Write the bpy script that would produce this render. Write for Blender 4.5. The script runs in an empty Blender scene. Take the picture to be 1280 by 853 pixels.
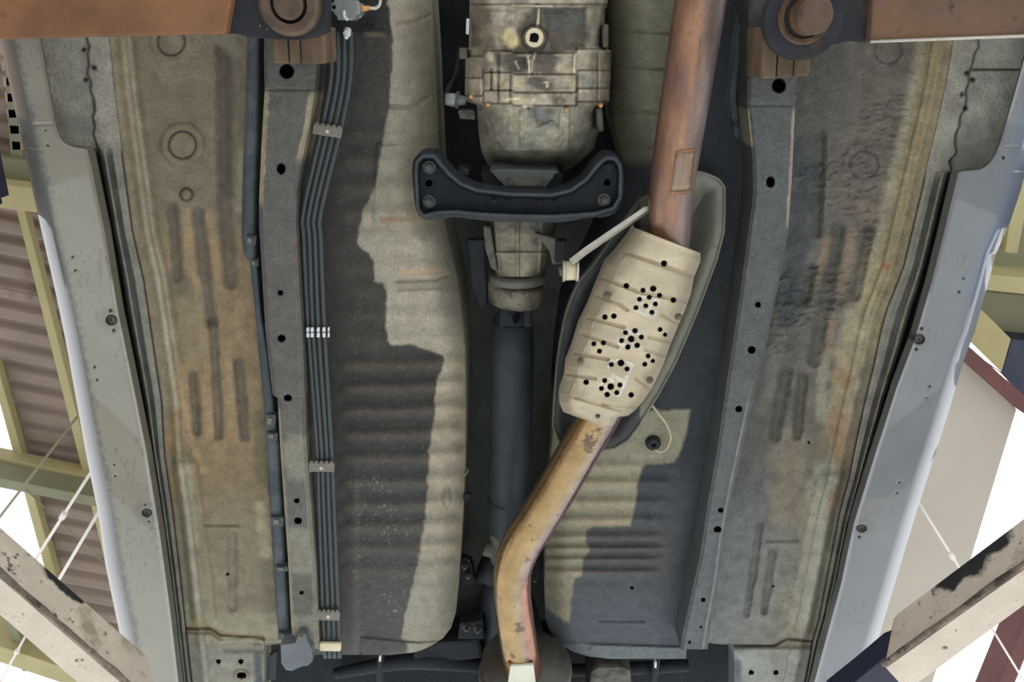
import bpy, bmesh, math, random
import numpy as np
from mathutils import Vector, Matrix
random.seed(7)
SC = bpy.context.scene
COL = SC.collection

# ------------------------------------------------------------------ camera, sky, sun, exposure
F_PX = 1000.0
TILT = math.radians(21.4)          # lens leans from straight up towards the rear of the car
ROLL = math.radians(1.36)
CAM = np.array([0.0, 0.0, 0.70])
fw = np.array([0, math.sin(TILT), math.cos(TILT)])
r0 = np.array([1.0, 0, 0]); u0 = np.array([0, -math.cos(TILT), math.sin(TILT)])
RT = r0*math.cos(ROLL) + u0*math.sin(ROLL)
UP = -r0*math.sin(ROLL) + u0*math.cos(ROLL)
cd = bpy.data.cameras.new('camera'); cam = bpy.data.objects.new('camera', cd); COL.objects.link(cam)
cd.sensor_width = 36; cd.lens = 36*F_PX/1280; cd.clip_start = 0.01; cd.clip_end = 200
cam.matrix_world = Matrix(((RT[0], UP[0], -fw[0], CAM[0]), (RT[1], UP[1], -fw[1], CAM[1]), (RT[2], UP[2], -fw[2], CAM[2]), (0, 0, 0, 1)))
SC.camera = cam
W = bpy.data.worlds.new('sky'); SC.world = W; W.use_nodes = True
W.node_tree.nodes['Background'].inputs[0].default_value = (0.93, 0.96, 1.0, 1)
W.node_tree.nodes['Background'].inputs[1].default_value = 2.2
sd = bpy.data.lights.new('sun', 'SUN'); sun = bpy.data.objects.new('sun', sd); COL.objects.link(sun)
sd.energy = 6.0; sd.angle = math.radians(2); sd.color = (1.0, 0.97, 0.93)
sun.rotation_euler = Vector((-0.30, -0.75, -0.95)).to_track_quat('-Z', 'Y').to_euler()
SC.view_settings.view_transform = 'Standard'; SC.view_settings.look = 'None'
SC.view_settings.exposure = -0.82; SC.view_settings.gamma = 1.0
SC.view_settings.use_curve_mapping = False
SC.cycles.max_bounces = 8; SC.cycles.diffuse_bounces = 5
GAIN = 1.35                         # seen brightness -> surface albedo

# ------------------------------------------------------------------ helpers
def lin(c):
    c = np.asarray(c, float)/255
    return np.where(c <= .04045, c/12.92, ((c+.055)/1.055)**2.4)
def alb(c): return np.clip(lin(c)*GAIN, 0.004, .85)

def P(px, py, z):
    """point on the ray of a photograph pixel at height z (metres)"""
    px, py, z = np.broadcast_arrays(np.asarray(px, float), np.asarray(py, float), np.asarray(z, float))
    a = (px-640)/F_PX; b = (426.5-py)/F_PX
    d = a[..., None]*RT + b[..., None]*UP + fw
    t = (z-CAM[2])/d[..., 2]
    return CAM + d*t[..., None]
def depth(px, py, z):
    a = (px-640)/F_PX; b = (426.5-py)/F_PX
    return (z-CAM[2])/(a*RT[2]+b*UP[2]+fw[2])
def PV(px, py, z): return Vector(P(px, py, z).tolist())
def m_of(px, py, z, n): return n*float(depth(px, py, z))/F_PX

_rng = np.random.RandomState(3)
_lat = [_rng.rand(256, 256) for _ in range(8)]
def vn(x, y, s, k=0):
    x = x/s + 31.7*k; y = y/s + 17.3*k
    xi = np.floor(x).astype(int); yi = np.floor(y).astype(int)
    fx = x-xi; fy = y-yi; fx = fx*fx*(3-2*fx); fy = fy*fy*(3-2*fy)
    L = _lat[k % 8]; a = L[xi % 256, yi % 256]; b = L[(xi+1) % 256, yi % 256]; c = L[xi % 256, (yi+1) % 256]; d = L[(xi+1) % 256, (yi+1) % 256]
    return (a*(1-fx)+b*fx)*(1-fy)+(c*(1-fx)+d*fx)*fy
def fbm(x, y, s, k=0): return (vn(x, y, s, k)+.5*vn(x, y, s/2.1, k+1)+.25*vn(x, y, s/4.3, k+2))/1.75
def ss(a, b, x):
    t = np.clip((x-a)/(b-a), 0, 1); return t*t*(3-2*t)
def sdp(X, Y, poly):
    """signed distance to a polygon, negative inside"""
    d = np.full(X.shape, 1e9); ins = np.zeros(X.shape, bool); n = len(poly)
    for i in range(n):
        x0, y0 = poly[i]; x1, y1 = poly[(i+1) % n]; ex, ey = x1-x0, y1-y0
        t = np.clip(((X-x0)*ex+(Y-y0)*ey)/(ex*ex+ey*ey+1e-9), 0, 1)
        d = np.minimum(d, (X-x0-t*ex)**2+(Y-y0-t*ey)**2)
        if y0 != y1: ins ^= ((y0 > Y) != (y1 > Y)) & (X < (x1-x0)*(Y-y0)/(y1-y0)+x0)
    d = np.sqrt(d); return np.where(ins, -d, d)
def sdl(X, Y, pts):
    d = np.full(X.shape, 1e9)
    for (x0, y0), (x1, y1) in zip(pts[:-1], pts[1:]):
        ex, ey = x1-x0, y1-y0
        t = np.clip(((X-x0)*ex+(Y-y0)*ey)/(ex*ex+ey*ey+1e-9), 0, 1)
        d = np.minimum(d, (X-x0-t*ex)**2+(Y-y0-t*ey)**2)
    return np.sqrt(d)
def mix(C, m, col): return C+(alb(col)-C)*np.clip(m, 0, 1)[..., None]
def blob(C, X, Y, pts, w, col, a=1.0, soft=.6):
    d = sdl(X, Y, pts) if len(pts) > 1 else np.hypot(X-pts[0][0], Y-pts[0][1])
    d = d + (fbm(X, Y, 14, 5)-.5)*w*.9
    return mix(C, a*(1-ss(w*(1-soft), w*(1+soft*.6), d)), col)
def flat(X, col): return np.broadcast_to(alb(col), X.shape+(3,)).copy()
def mottle(C, X, Y, s, amt, k=0): return C*(1+amt*2*(fbm(X, Y, s, k)-.5))[..., None]
def E(pts):
    xs = np.array([p[0] for p in pts], float); ys = np.array([p[1] for p in pts], float)
    return lambda y: np.interp(y, ys, xs)
def rows(le, re, y0, y1, n=90):
    ys = np.linspace(y0, y1, n)
    return np.stack([le(ys), ys], 1), np.stack([re(ys), ys], 1)

ORG = {}
def put(name, verts, faces, mat, parent=None, label=None, smooth=True, col=None, kind=None):
    off = ORG.get(parent.name, Vector((0, 0, 0))) if parent else Vector((0, 0, 0))
    me = bpy.data.meshes.new(name)
    verts = np.asarray(verts, float) - np.array(off)
    if isinstance(faces, np.ndarray):
        nf = len(faces); me.vertices.add(len(verts)); me.vertices.foreach_set('co', verts.ravel())
        me.loops.add(nf*4); me.loops.foreach_set('vertex_index', faces.ravel().astype(np.int32))
        me.polygons.add(nf); me.polygons.foreach_set('loop_start', np.arange(0, nf*4, 4, dtype=np.int32))
        me.update(calc_edges=True); me.validate()
    else:
        me.from_pydata(verts.tolist(), [], faces); me.update()
    if smooth: me.polygons.foreach_set('use_smooth', np.ones(len(me.polygons), bool))
    if col is not None:
        at = me.color_attributes.new('paint', 'FLOAT_COLOR', 'POINT')
        at.data.foreach_set('color', np.concatenate([col, np.ones((len(col), 1))], 1).astype(np.float32).ravel())
    return link(name, me, mat, parent, off, label, kind)
def link(name, me, mat, parent, off, label=None, kind=None):
    o = bpy.data.objects.new(name, me); COL.objects.link(o)
    if mat: me.materials.append(mat)
    if parent: o.parent = parent
    ORG[o.name] = off
    if label: o['label'] = label
    if kind: o['kind'] = kind
    return o
def empty(name, loc, label=None, cat=None, group=None, kind=None):
    o = bpy.data.objects.new(name, None); COL.objects.link(o); o.location = loc; o.empty_display_size = .1
    ORG[o.name] = Vector(loc); tag(o, label, cat, group, kind); return o
def tag(o, label=None, cat=None, group=None, kind=None):
    for k, v in (('label', label), ('category', cat), ('group', group), ('kind', kind)):
        if v: o[k] = v
    return o
def putbm(name, bm, mat, parent=None, label=None, smooth=False, kind=None):
    bmesh.ops.recalc_face_normals(bm, faces=bm.faces)
    off = ORG.get(parent.name, Vector((0, 0, 0))) if parent else Vector((0, 0, 0))
    bmesh.ops.translate(bm, verts=bm.verts, vec=-off)
    me = bpy.data.meshes.new(name); bm.to_mesh(me); bm.free()
    if smooth: me.polygons.foreach_set('use_smooth', np.ones(len(me.polygons), bool))
    return link(name, me, mat, parent, off, label, kind)

def strip(name, rl, rr, zf, cf, mat, parent, step=2.0, skirt=None, ucos=False, label=None, nu=None, nv=None, flank=1.0):
    """pressed sheet: grid between two edge lines, relief zf (metres), paint colour cf"""
    rl = np.asarray(rl, float); rr = np.asarray(rr, float); mid = (rl+rr)/2
    s = np.concatenate([[0], np.cumsum(np.linalg.norm(np.diff(mid, axis=0), axis=1)+1e-6)])
    nv = nv or max(4, int(s[-1]/step)); nu = nu or max(4, int(np.max(np.linalg.norm(rr-rl, axis=1))/step))
    q = np.linspace(0, s[-1], nv+1)
    Lx, Ly, Rx, Ry = (np.interp(q, s, a) for a in (rl[:, 0], rl[:, 1], rr[:, 0], rr[:, 1]))
    u = np.linspace(0, 1, nu+1)
    if ucos: u = .5-.5*np.cos(np.pi*u)
    X = Lx[:, None]+(Rx-Lx)[:, None]*u; Y = Ly[:, None]+(Ry-Ly)[:, None]*u
    U = np.broadcast_to(u, X.shape); V = np.broadcast_to((q/s[-1])[:, None], X.shape)
    Z = np.broadcast_to(zf(X, Y, U, V), X.shape).copy()
    pts = P(X, Y, Z).reshape(-1, 3); C = cf(X, Y, U, V).reshape(-1, 3)
    idx = np.arange((nv+1)*(nu+1)).reshape(nv+1, nu+1)
    f = [np.stack([idx[:-1, :-1], idx[:-1, 1:], idx[1:, 1:], idx[1:, :-1]], -1).reshape(-1, 4)]
    vs = [pts]; cs = [C]; n = len(pts)
    for k, h in (skirt or {}).items():
        line = {'l': idx[::-1, 0], 'r': idx[:, -1], 't': idx[0, :], 'b': idx[-1, ::-1]}[k]
        a = pts[line].copy(); b = a.copy(); b[:, 2] += h(X.ravel()[line], Y.ravel()[line]) if callable(h) else h
        m = len(line); i0 = np.arange(n, n+m); i1 = i0+m
        vs += [a, b]; fl = flank.get(k, 1.0) if isinstance(flank, dict) else flank; cs += [C[line]*fl, C[line]*fl]; n += 2*m
        f.append(np.stack([i0[:-1], i0[1:], i1[1:], i1[:-1]], -1))
    return put(name, np.concatenate(vs), np.concatenate(f)[:, ::-1], mat, parent, label, True, np.clip(np.concatenate(cs), .003, .9))

def prism_bm(poly, z0, z1, bev=0.0, bm=None):
    """plate whose lower face is the outline poly at height z0, rising straight up to z1; z0 may be per-vertex"""
    bm = bm or bmesh.new()
    zz = z0 if hasattr(z0, '__len__') else [z0]*len(poly)
    lo = [PV(x, y, z) for (x, y), z in zip(poly, zz)]
    if not hasattr(z1, '__len__'): hi = [Vector((p.x, p.y, z1)) for p in lo]
    else: hi = [Vector((p.x, p.y, z)) for p, z in zip(lo, z1)]
    a = [bm.verts.new(p) for p in lo]; b = [bm.verts.new(p) for p in hi]; n = len(a)
    fs = [bm.faces.new(a), bm.faces.new(b[::-1])]
    for i in range(n): fs.append(bm.faces.new((a[i], b[i], b[(i+1) % n], a[(i+1) % n])))
    if bev:
        es = list({e for f in fs for e in f.edges})
        bmesh.ops.bevel(bm, geom=es, offset=bev, segments=2, profile=.6, affect='EDGES', clamp_overlap=True)
    return bm
def prism(name, poly, z0, z1, mat, parent=None, bev=0.0, label=None, kind=None):
    return putbm(name, prism_bm(poly, z0, z1, bev), mat, parent, label, False, kind)
def rect(cx, cy, w, h, ang=0):
    a = math.radians(ang); c, s = math.cos(a), math.sin(a)
    return [(cx+c*x-s*y, cy+s*x+c*y) for x, y in ((-w/2, -h/2), (w/2, -h/2), (w/2, h/2), (-w/2, h/2))]
def catmull(pts, n=8):
    pts = [np.asarray(p, float) for p in pts]; out = []
    for i in range(len(pts)-1):
        p0 = pts[max(i-1, 0)]; p1 = pts[i]; p2 = pts[i+1]; p3 = pts[min(i+2, len(pts)-1)]
        for k in range(n):
            t = k/n
            out.append(.5*((2*p1)+(-p0+p2)*t+(2*p0-5*p1+4*p2-p3)*t*t+(-p0+3*p1-3*p2+p3)*t**3))
    out.append(pts[-1]); return out
def tube_geo(pts, rad, seg=12, flat_=1.0):
    pts = [Vector(p) for p in pts]; n = len(pts)
    rad = list(rad) if hasattr(rad, '__len__') else [rad]*n
    vs = []; fs = []; ref = Vector((0, 0, 1))
    for i, p in enumerate(pts):
        t = (pts[min(i+1, n-1)]-pts[max(i-1, 0)]).normalized()
        if abs(t.dot(ref)) > .95: ref = Vector((1, 0, 0))
        a = t.cross(ref).normalized(); b = a.cross(t).normalized()
        for k in range(seg):
            w = 2*math.pi*k/seg; vs.append(p+(a*math.cos(w)+b*math.sin(w)*flat_)*rad[i])
    for i in range(n-1):
        for k in range(seg):
            k2 = (k+1) % seg; fs.append((i*seg+k, i*seg+k2, (i+1)*seg+k2, (i+1)*seg+k))
    fs.append(tuple(range(seg))[::-1]); fs.append(tuple(range((n-1)*seg, n*seg)))
    return vs, fs
def tube(name, pts, rad, mat, parent=None, seg=12, label=None, smooth=True, flat_=1.0, kind=None, tint=None):
    v, f = tube_geo(pts, rad, seg, flat_); col = None
    if tint:
        i = np.repeat(np.arange(len(pts))/(len(pts)-1), seg); a = np.tile(np.degrees(2*np.pi*np.arange(seg)/seg), len(pts)); col = np.clip(tint(i, a), .003, .9)
    return put(name, [tuple(p) for p in v], f, mat, parent, label, smooth, col, kind)
def by_angle(stops):
    ks = np.array([k for k, _ in stops], float); cs = np.array([alb(c) for _, c in stops])
    return lambda i, a: np.stack([np.interp(a, ks, cs[:, j]) for j in range(3)], 1)
def tube_px(name, pts, rpx, mat, parent=None, seg=12, sm=8, **k):
    """tube along pixel points (px, py, z) with radius in pixels"""
    w = [P(*p) for p in pts]; r = [m_of(p[0], p[1], p[2], q) for p, q in zip(pts, rpx if hasattr(rpx, '__len__') else [rpx]*len(pts))]
    c = catmull([np.append(a, b) for a, b in zip(w, r)], sm) if sm > 1 else [np.append(a, b) for a, b in zip(w, r)]
    return tube(name, [x[:3] for x in c], [float(x[3]) for x in c], mat, parent, seg, **k)
def lathe(name, prof, org, mat, parent=None, axis=(0, 0, 1), seg=28, label=None, smooth=False):
    """profile of (radius, height along axis)"""
    q = Vector(axis).normalized().to_track_quat('Z', 'Y'); vs = []; fs = []
    for r, h in prof:
        for k in range(seg):
            w = 2*math.pi*k/seg; vs.append(tuple(Vector(org)+q @ Vector((r*math.cos(w), r*math.sin(w), h))))
    for i in range(len(prof)-1):
        for k in range(seg):
            k2 = (k+1) % seg; fs.append((i*seg+k, i*seg+k2, (i+1)*seg+k2, (i+1)*seg+k))
    fs.append(tuple(range(seg))[::-1]); fs.append(tuple(range((len(prof)-1)*seg, len(prof)*seg)))
    return put(name, vs, fs, mat, parent, label, smooth)
def bolt(px, py, z, rpx, mat, parent, name='bolt', label=None, h=.008, washer=True):
    """hex head on a washer, head pointing down"""
    r = m_of(px, py, z, rpx); o = PV(px, py, z); bm = bmesh.new()
    if washer:
        bmesh.ops.create_cone(bm, cap_ends=True, segments=20, radius1=r*1.25, radius2=r*1.3, depth=h*.35, matrix=Matrix.Translation(o+Vector((0, 0, h*.8))))
    bmesh.ops.create_cone(bm, cap_ends=True, segments=6, radius1=r*.82, radius2=r*.95, depth=h, matrix=Matrix.Translation(o+Vector((0, 0, h*.4))))
    bmesh.ops.create_cone(bm, cap_ends=True, segments=14, radius1=r*.45, radius2=r*.5, depth=h*.5, matrix=Matrix.Translation(o-Vector((0, 0, h*.2))))
    return putbm(name, bm, mat, parent, label)

# ------------------------------------------------------------------ materials
def mat(name, rgb=None, rough=.6, metal=0.0, var=.18, scale=25, bump=.15, bscale=220, spot=None, spot_amt=.0, spot_scale=14, attr=False, speck=None, speck_t=.74, grease=None, emit=None, stretch=None, spec=.5, coat=0, spot2=None, soft=.08, fine=0.0):
    m = bpy.data.materials.new(name); m.use_nodes = True; nt = m.node_tree; N = nt.nodes; L = nt.links
    bs = N['Principled BSDF']; bs.inputs['Roughness'].default_value = rough; bs.inputs['Metallic'].default_value = metal
    bs.inputs['Specular IOR Level'].default_value = spec; bs.inputs['Coat Weight'].default_value = coat
    tc = N.new('ShaderNodeTexCoord'); co = tc.outputs['Object']
    if stretch:
        mp = N.new('ShaderNodeMapping'); mp.inputs['Scale'].default_value = stretch; L.new(co, mp.inputs[0]); co = mp.outputs[0]
    def noise(sc, det=4, rg=.55):
        n = N.new('ShaderNodeTexNoise'); n.inputs['Scale'].default_value = sc; n.inputs['Detail'].default_value = det; n.inputs['Roughness'].default_value = rg
        L.new(co, n.inputs['Vector']); return n.outputs['Fac']
    def mixc(fac, a, b, mode='MIX'):
        x = N.new('ShaderNodeMix'); x.data_type = 'RGBA'; x.blend_type = mode
        for s, v in ((x.inputs[0], fac), (x.inputs[6], a), (x.inputs[7], b)):
            if isinstance(v, (int, float)): s.default_value = v
            elif isinstance(v, (tuple, list)): s.default_value = v
            else: L.new(v, s)
        return x.outputs[2]
    def ramp(fac, a, b, lo=0.0, hi=1.0):
        r = N.new('ShaderNodeMapRange'); r.inputs['From Min'].default_value = a; r.inputs['From Max'].default_value = b
        r.inputs['To Min'].default_value = lo; r.inputs['To Max'].default_value = hi; L.new(fac, r.inputs['Value']); return r.outputs['Result']
    if attr:
        a = N.new('ShaderNodeAttribute'); a.attribute_name = 'paint'; c = a.outputs['Color']
    else:
        c = tuple(alb(rgb))+(1,)
    g = ramp(noise(scale), .3, .7, 1-var, 1+var)
    gc = N.new('ShaderNodeCombineColor'); [L.new(g, gc.inputs[i]) for i in range(3)]
    c = mixc(1.0, c, gc.outputs[0], 'MULTIPLY')
    if fine:
        g2 = ramp(noise(340, 2, .5), .25, .75, 1-fine, 1+fine); gc2 = N.new('ShaderNodeCombineColor'); [L.new(g2, gc2.inputs[i]) for i in range(3)]; c = mixc(1.0, c, gc2.outputs[0], 'MULTIPLY')
    if spot: c = mixc(ramp(noise(spot_scale, 6, .65), .66-soft/2-spot_amt*.4, .66+soft/2-spot_amt*.4), c, tuple(alb(spot))+(1,))
    if spot2: c = mixc(ramp(noise(spot_scale*3.1, 6, .65), .60, .66), c, tuple(alb(spot2))+(1,))
    if speck: c = mixc(ramp(noise(420, 2, .4), speck_t, speck_t+.04), c, tuple(alb(speck))+(1,))
    if grease:
        for ctr, rad in grease:
            vm = N.new('ShaderNodeVectorMath'); vm.operation = 'DISTANCE'; L.new(tc.outputs['Object'], vm.inputs[0]); vm.inputs[1].default_value = ctr
            ad = N.new('ShaderNodeMath'); ad.operation = 'ADD'; L.new(vm.outputs['Value'], ad.inputs[0]); L.new(ramp(noise(18, 6, .6), .2, .8, -rad*.7, rad*.7), ad.inputs[1])
            c = mixc(ramp(ad.outputs[0], rad*1.1, rad*.75), c, tuple(alb((38, 36, 38)))+(1,))
    if isinstance(c, tuple): bs.inputs['Base Color'].default_value = c
    else: L.new(c, bs.inputs['Base Color'])
    if bump:
        b = N.new('ShaderNodeBump'); b.inputs['Strength'].default_value = bump; b.inputs['Distance'].default_value = .004
        L.new(noise(bscale, 3), b.inputs['Height']); L.new(b.outputs[0], bs.inputs['Normal'])
    return m
M_coat = mat('stone_chip_coating', attr=True, rough=.75, var=.12, scale=60, bump=.35, bscale=260, speck=(150, 145, 130), speck_t=.765, spec=.2, fine=.22)
M_floor = mat('dusty_floor_paint', attr=True, rough=.8, var=.16, scale=40, bump=.6, bscale=220, spec=.15, fine=.2)
M_sill = mat('silver_sill_paint', attr=True, rough=.4, metal=0, var=.05, scale=14, bump=.04, bscale=60, spec=.4, coat=.9)
M_cast = mat('oily_cast_aluminium', attr=True, rough=.55, metal=.25, var=.28, scale=38, bump=.5, bscale=120, spec=.4)
M_shield = mat('aluminised_heat_shield', attr=True, rough=.5, metal=.15, var=.1, scale=25, bump=.2, bscale=150, fine=.1)
M_black = mat('black_painted_steel', attr=True, rough=.5, var=.15, scale=50, bump=.2, bscale=160, spec=.2)
M_dark = mat('dark_steel', (36, 39, 42), .6, .0, .25, 30, .25, 150, spec=.2)
M_shaft = mat('driveshaft_steel', (44, 49, 54), .5, .0, .2, 24, .2, 150, spot=(52, 52, 50), spot_amt=.1, spec=.3)
M_line = mat('grey_plastic_line', (56, 62, 63), .4, 0, .08, 40, .05, 100)
M_cover = mat('slate_plastic', (64, 70, 74), .5, 0, .12, 22, .1, 120, spot=(100, 98, 92), spot_amt=.1)
M_clip = mat('grey_clip_metal', (112, 108, 98), .5, .3, .15, 60, .1, 200)
M_white = mat('white_plastic', (235, 230, 215), .4, 0, .05, 40, 0)
M_cream = mat('cream_plastic', (205, 192, 160), .45, 0, .08, 60, .05, 100)
M_zinc = mat('zinc_plate', (188, 182, 168), .35, .3, .12, 50, .1, 150)
M_valve = mat('valve_casting', (138, 142, 138), .45, .4, .1, 60, .15, 200)
M_rustbolt = mat('rusty_bolt', (110, 96, 80), .6, .3, .25, 90, .3, 250)
M_copper = mat('copper_bolt', (190, 140, 90), .4, .5, .15, 90, .1, 200)
M_bolt = mat('dull_bolt', (74, 74, 72), .45, .4, .2, 90, .2, 200)
M_rubber = mat('black_rubber', (30, 31, 33), .7, 0, .1, 40, .2, 150)
M_hole = mat('unlit_cavity_black', (12, 13, 15), .9, 0, .1, 40, 0, spec=.1)  # black fill standing in for shade inside sockets and openings
M_pipe = mat('reflection_tinted_exhaust_steel', None, .34, .5, .24, 26, .18, 110, spot=(112, 92, 86), spot_amt=.22, spot_scale=12, soft=.2, stretch=(1, .4, 1), attr=True, fine=.12)
M_pipe2 = mat('golden_exhaust_steel', None, .22, .72, .22, 26, .12, 90, spot=(104, 90, 74), spot_amt=.14, spot_scale=24, soft=.05, attr=True, fine=.08)
M_weld = mat('weld_bead', (150, 110, 80), .4, .5, .3, 120, .5, 300)
M_can = mat('muffler_steel', (90, 87, 80), .5, .2, .2, 20, .2, 80, spot=(76, 68, 60), spot_amt=.15)
M_case = mat('drab_cast_metal', (86, 84, 74), .6, .1, .3, 40, .3, 120, spot=(60, 58, 52), spot_amt=.2, spot_scale=30)
M_armrust = mat('rusty_arm_steel', (122, 86, 60), .65, .1, .28, 9, .25, 120, spot=(148, 98, 58), spot_amt=.3, spot_scale=5, soft=.2, spot2=(88, 70, 58))
M_armplate = mat('greasy_arm_plate', (46, 46, 49), .55, 0, .25, 20, .3, 120, spec=.25, spot=(70, 58, 48), spot_amt=.15, spot_scale=12)
M_disc = mat('rusty_pivot', (88, 70, 56), .55, .15, .3, 40, .3, 150, spot=(116, 88, 66), spot_amt=.15)
M_wood = mat('worn_wood', (98, 80, 62), .8, 0, .45, 40, .4, 140, stretch=(1, .18, 1), spot=(70, 56, 46), spot_amt=.25, spot_scale=16)
M_nblack = mat('navy_black_steel', (34, 38, 56), .5, 0, .15, 14, .1, 90)
M_olive = mat('olive_roof_paint', (150, 139, 98), .6, 0, .1, 4, .05, 40)
M_olive2 = mat('drab_olive_paint', (112, 111, 86), .6, 0, .1, 3, .05, 40)
M_sheet = mat('brown_corrugated_sheet', (122, 106, 94), .7, 0, .12, 3, .1, 30, spot=(104, 88, 78), spot_amt=.15, spot_scale=2)
M_redbeam = mat('red_oxide_steel', (84, 44, 40), .6, 0, .15, 6, .1, 40)
M_beige = mat('beige_soffit_board', (158, 149, 136), .8, 0, .04, 2, 0)
M_rod = mat('white_rod', (205, 198, 186), .5, 0, .05, 10, 0)
M_brick = mat('pale_lining', (140, 124, 110), .8, 0, .15, 8, .2, 40)
M_ground = mat('concrete_yard', (186, 190, 193), .85, 0, .12, .8, .2, 30)
M_body = mat('silver_car_paint', (165, 168, 170), .35, .2, .03, 5, 0, coat=.3)
M_wire = mat('buff_wire', (176, 166, 142), .5, 0, .05, 40, 0)

# ------------------------------------------------------------------ ground and building
put('unseen_wall_left', [(-3.6, -8, 0), (-3.6, 1.0, 0), (-3.6, 1.0, 4.4), (-3.6, -8, 4.4), (-3.75, -8, 0), (-3.75, 1.0, 0), (-3.75, 1.0, 4.4), (-3.75, -8, 4.4)], [(0, 1, 2, 3), (7, 6, 5, 4), (0, 4, 5, 1), (1, 5, 6, 2), (2, 6, 7, 3), (3, 7, 4, 0)], M_sheet, smooth=False, kind='structure')  # unseen wall, added to keep sky light off the left sill
g = put('floor', [(-25, -25, 0), (25, -25, 0), (25, 25, 0), (-25, 25, 0)], [(0, 1, 2, 3)], M_ground, kind='structure')

ZR = 4.5
roof = empty('ceiling', tuple(P(40, 400, ZR)), kind='structure')
A = P(-150, -60, ZR); B = P(88, 798, ZR)
d1 = P(90, 331, ZR)-P(0, 312, ZR); d1 = d1/np.linalg.norm(d1); dL = (B-A); LL = np.linalg.norm(dL); dL = dL/LL
def roof_sheet(s0, s1, w, lift):
    n = int((s1-s0)/.0125); S = np.linspace(s0, s1, n+1); T = np.linspace(0, w, 5)
    pit = .118; ph = (S % pit)/pit
    h = .034*ss(.0, .16, ph)*(1-ss(.30, .46, ph))+lift
    pts = A+S[:, None, None]*dL+T[None, :, None]*d1; pts[..., 2] += h[:, None]
    idx = np.arange((n+1)*5).reshape(n+1, 5)
    f = np.stack([idx[:-1, :-1], idx[:-1, 1:], idx[1:, 1:], idx[1:, :-1]], -1).reshape(-1, 4)
    lo = pts.reshape(-1, 3); hi = lo+np.array([0, 0, .004]); m = len(lo)
    return put('roof_sheet', np.concatenate([lo, hi]), np.concatenate([f, f[:, ::-1]+m]), M_sheet, roof)
ns = 5
for i in range(ns): roof_sheet(LL*i/ns, LL*(i+1)/ns+.05, 3.6, .003*(i % 2))
def rbeam(poly, z0, z1, m=M_olive, name='roof_beam', par=roof): return prism(name, poly, z0, z1, m, par, .006)
rbeam([(-60, 222), (60, 238), (60, 268), (-60, 252)], 4.25, 4.45)
rbeam([(-60, 188), (60, 206), (60, 232), (-60, 214)], 4.36, 4.47, M_olive2)
rbeam([(-60, 560), (190, 612), (190, 634), (-60, 584)], 4.36, 4.45)
rbeam([(-60, 586), (190, 636), (190, 648), (-60, 598)], 4.22, 4.42, M_olive2)
rbeam([(12, 230), (22, 230), (150, 730), (138, 730)], 4.40, 4.45)
rbeam([(2, 40), (14, 40), (30, 215), (14, 215)], 4.40, 4.45, M_olive2)
rbeam([(-14, 455), (-4, 455), (70, 720), (58, 720)], 4.43, 4.48)
rbeam([(-40, 795), (100, 842), (100, 862), (-40, 815)], 4.1, 4.3)
rbeam([(-6, 740), (4, 740), (40, 840), (28, 840)], 4.15, 4.3, M_olive2)
for k in range(7):
    c = (5+k*2.6, 62+k*20)
    rbeam([(c[0]-8, c[1]-7), (c[0]+8, c[1]-6), (c[0]+10, c[1]+7), (c[0]-6, c[1]+7)], 4.40, 4.47, M_brick, 'roof_block')
def rod(p0, p1, r=2.0, z=4.1, m=M_rod, tb=None):
    o = tube_px('brace_rod', [(p0[0], p0[1], z), (p1[0], p1[1], z)], r, m, roof, 8, sm=1)
    if tb is not None:
        a = np.array(p0)+(np.array(p1)-np.array(p0))*(tb-.025); b = np.array(p0)+(np.array(p1)-np.array(p0))*(tb+.025)
        tube_px('turnbuckle', [(a[0], a[1], z), (b[0], b[1], z)], r*2.0, m, o, 8, sm=1)
    return o
rod((135, 557), (30, 722), 1.9, tb=.53); rod((140, 612), (50, 765), 2.0); rod((96, 522), (-20, 672), 1.5, m=M_olive2); rod((32, 612), (150, 722), .8, m=M_olive2)
rod((35, 790), (-10, 872), 1.6, tb=.3)

wr = empty('trim_1', tuple(P(1240, 500, 4.0)), kind='structure')
def rb2(poly, z0, z1, m, name, bev=.006): return prism(name, poly, z0, z1, m, wr, bev)
rb2([(1190, 452), (1209, 447), (1271, 512), (1216, 690), (1150, 905), (1000, 905)], 3.9, 3.98, M_beige, 'soffit_board')
rb2([(1190, 425), (1212, 434), (1500, 690), (1500, 712), (1206, 452)], 3.8, 3.95, M_redbeam, 'red_beam')
rb2([(1205, 340), (2200, 440), (2200, 466), (1205, 360)], 4.2, 4.4, M_olive, 'roof_beam')
rb2([(1205, 362), (1320, 374), (1320, 470), (1262, 424), (1205, 380)], 4.42, 4.5, M_olive2, 'roof_panel')
rb2([(1205, 378), (1226, 386), (1264, 424), (1252, 466), (1205, 420)], 4.25, 4.4, M_olive, 'roof_brace')
rb2([(1264, 424), (2000, 500), (2000, 720), (1300, 520), (1252, 468)], 4.3, 4.5, M_nblack, 'dark_duct')
rb2([(420, -300), (2300, -300), (2300, 420), (1320, 356), (1205, 350), (420, 330)], 4.60, 4.68, M_olive2, 'roof_panel')
rb2([(1270, 225), (1290, 225), (1272, 318), (1256, 316)], 4.35, 4.46, M_olive, 'roof_beam')
for k in range(4): rb2(rect(1266-k*5, 262+k*16, 12, 9), 4.38, 4.45, M_brick, 'roof_block')
rb2([(1372, 560), (1388, 560), (1226, 960), (1204, 960)], 3.9, 4.05, M_redbeam, 'red_beam')
o = tube_px('brace_rod', [(1148, 628, 3.7), (1204, 718, 3.7)], 1.5, M_rod, wr, 8, sm=1)
tube_px('turnbuckle', [(1187, 691, 3.7), (1192, 699, 3.7)], 3.2, M_rod, o, 8, sm=1)
tube_px('brace_rod', [(1230, 770, 3.7), (1290, 868, 3.7)], 1.3, M_rod, wr, 8, sm=1)

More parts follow.
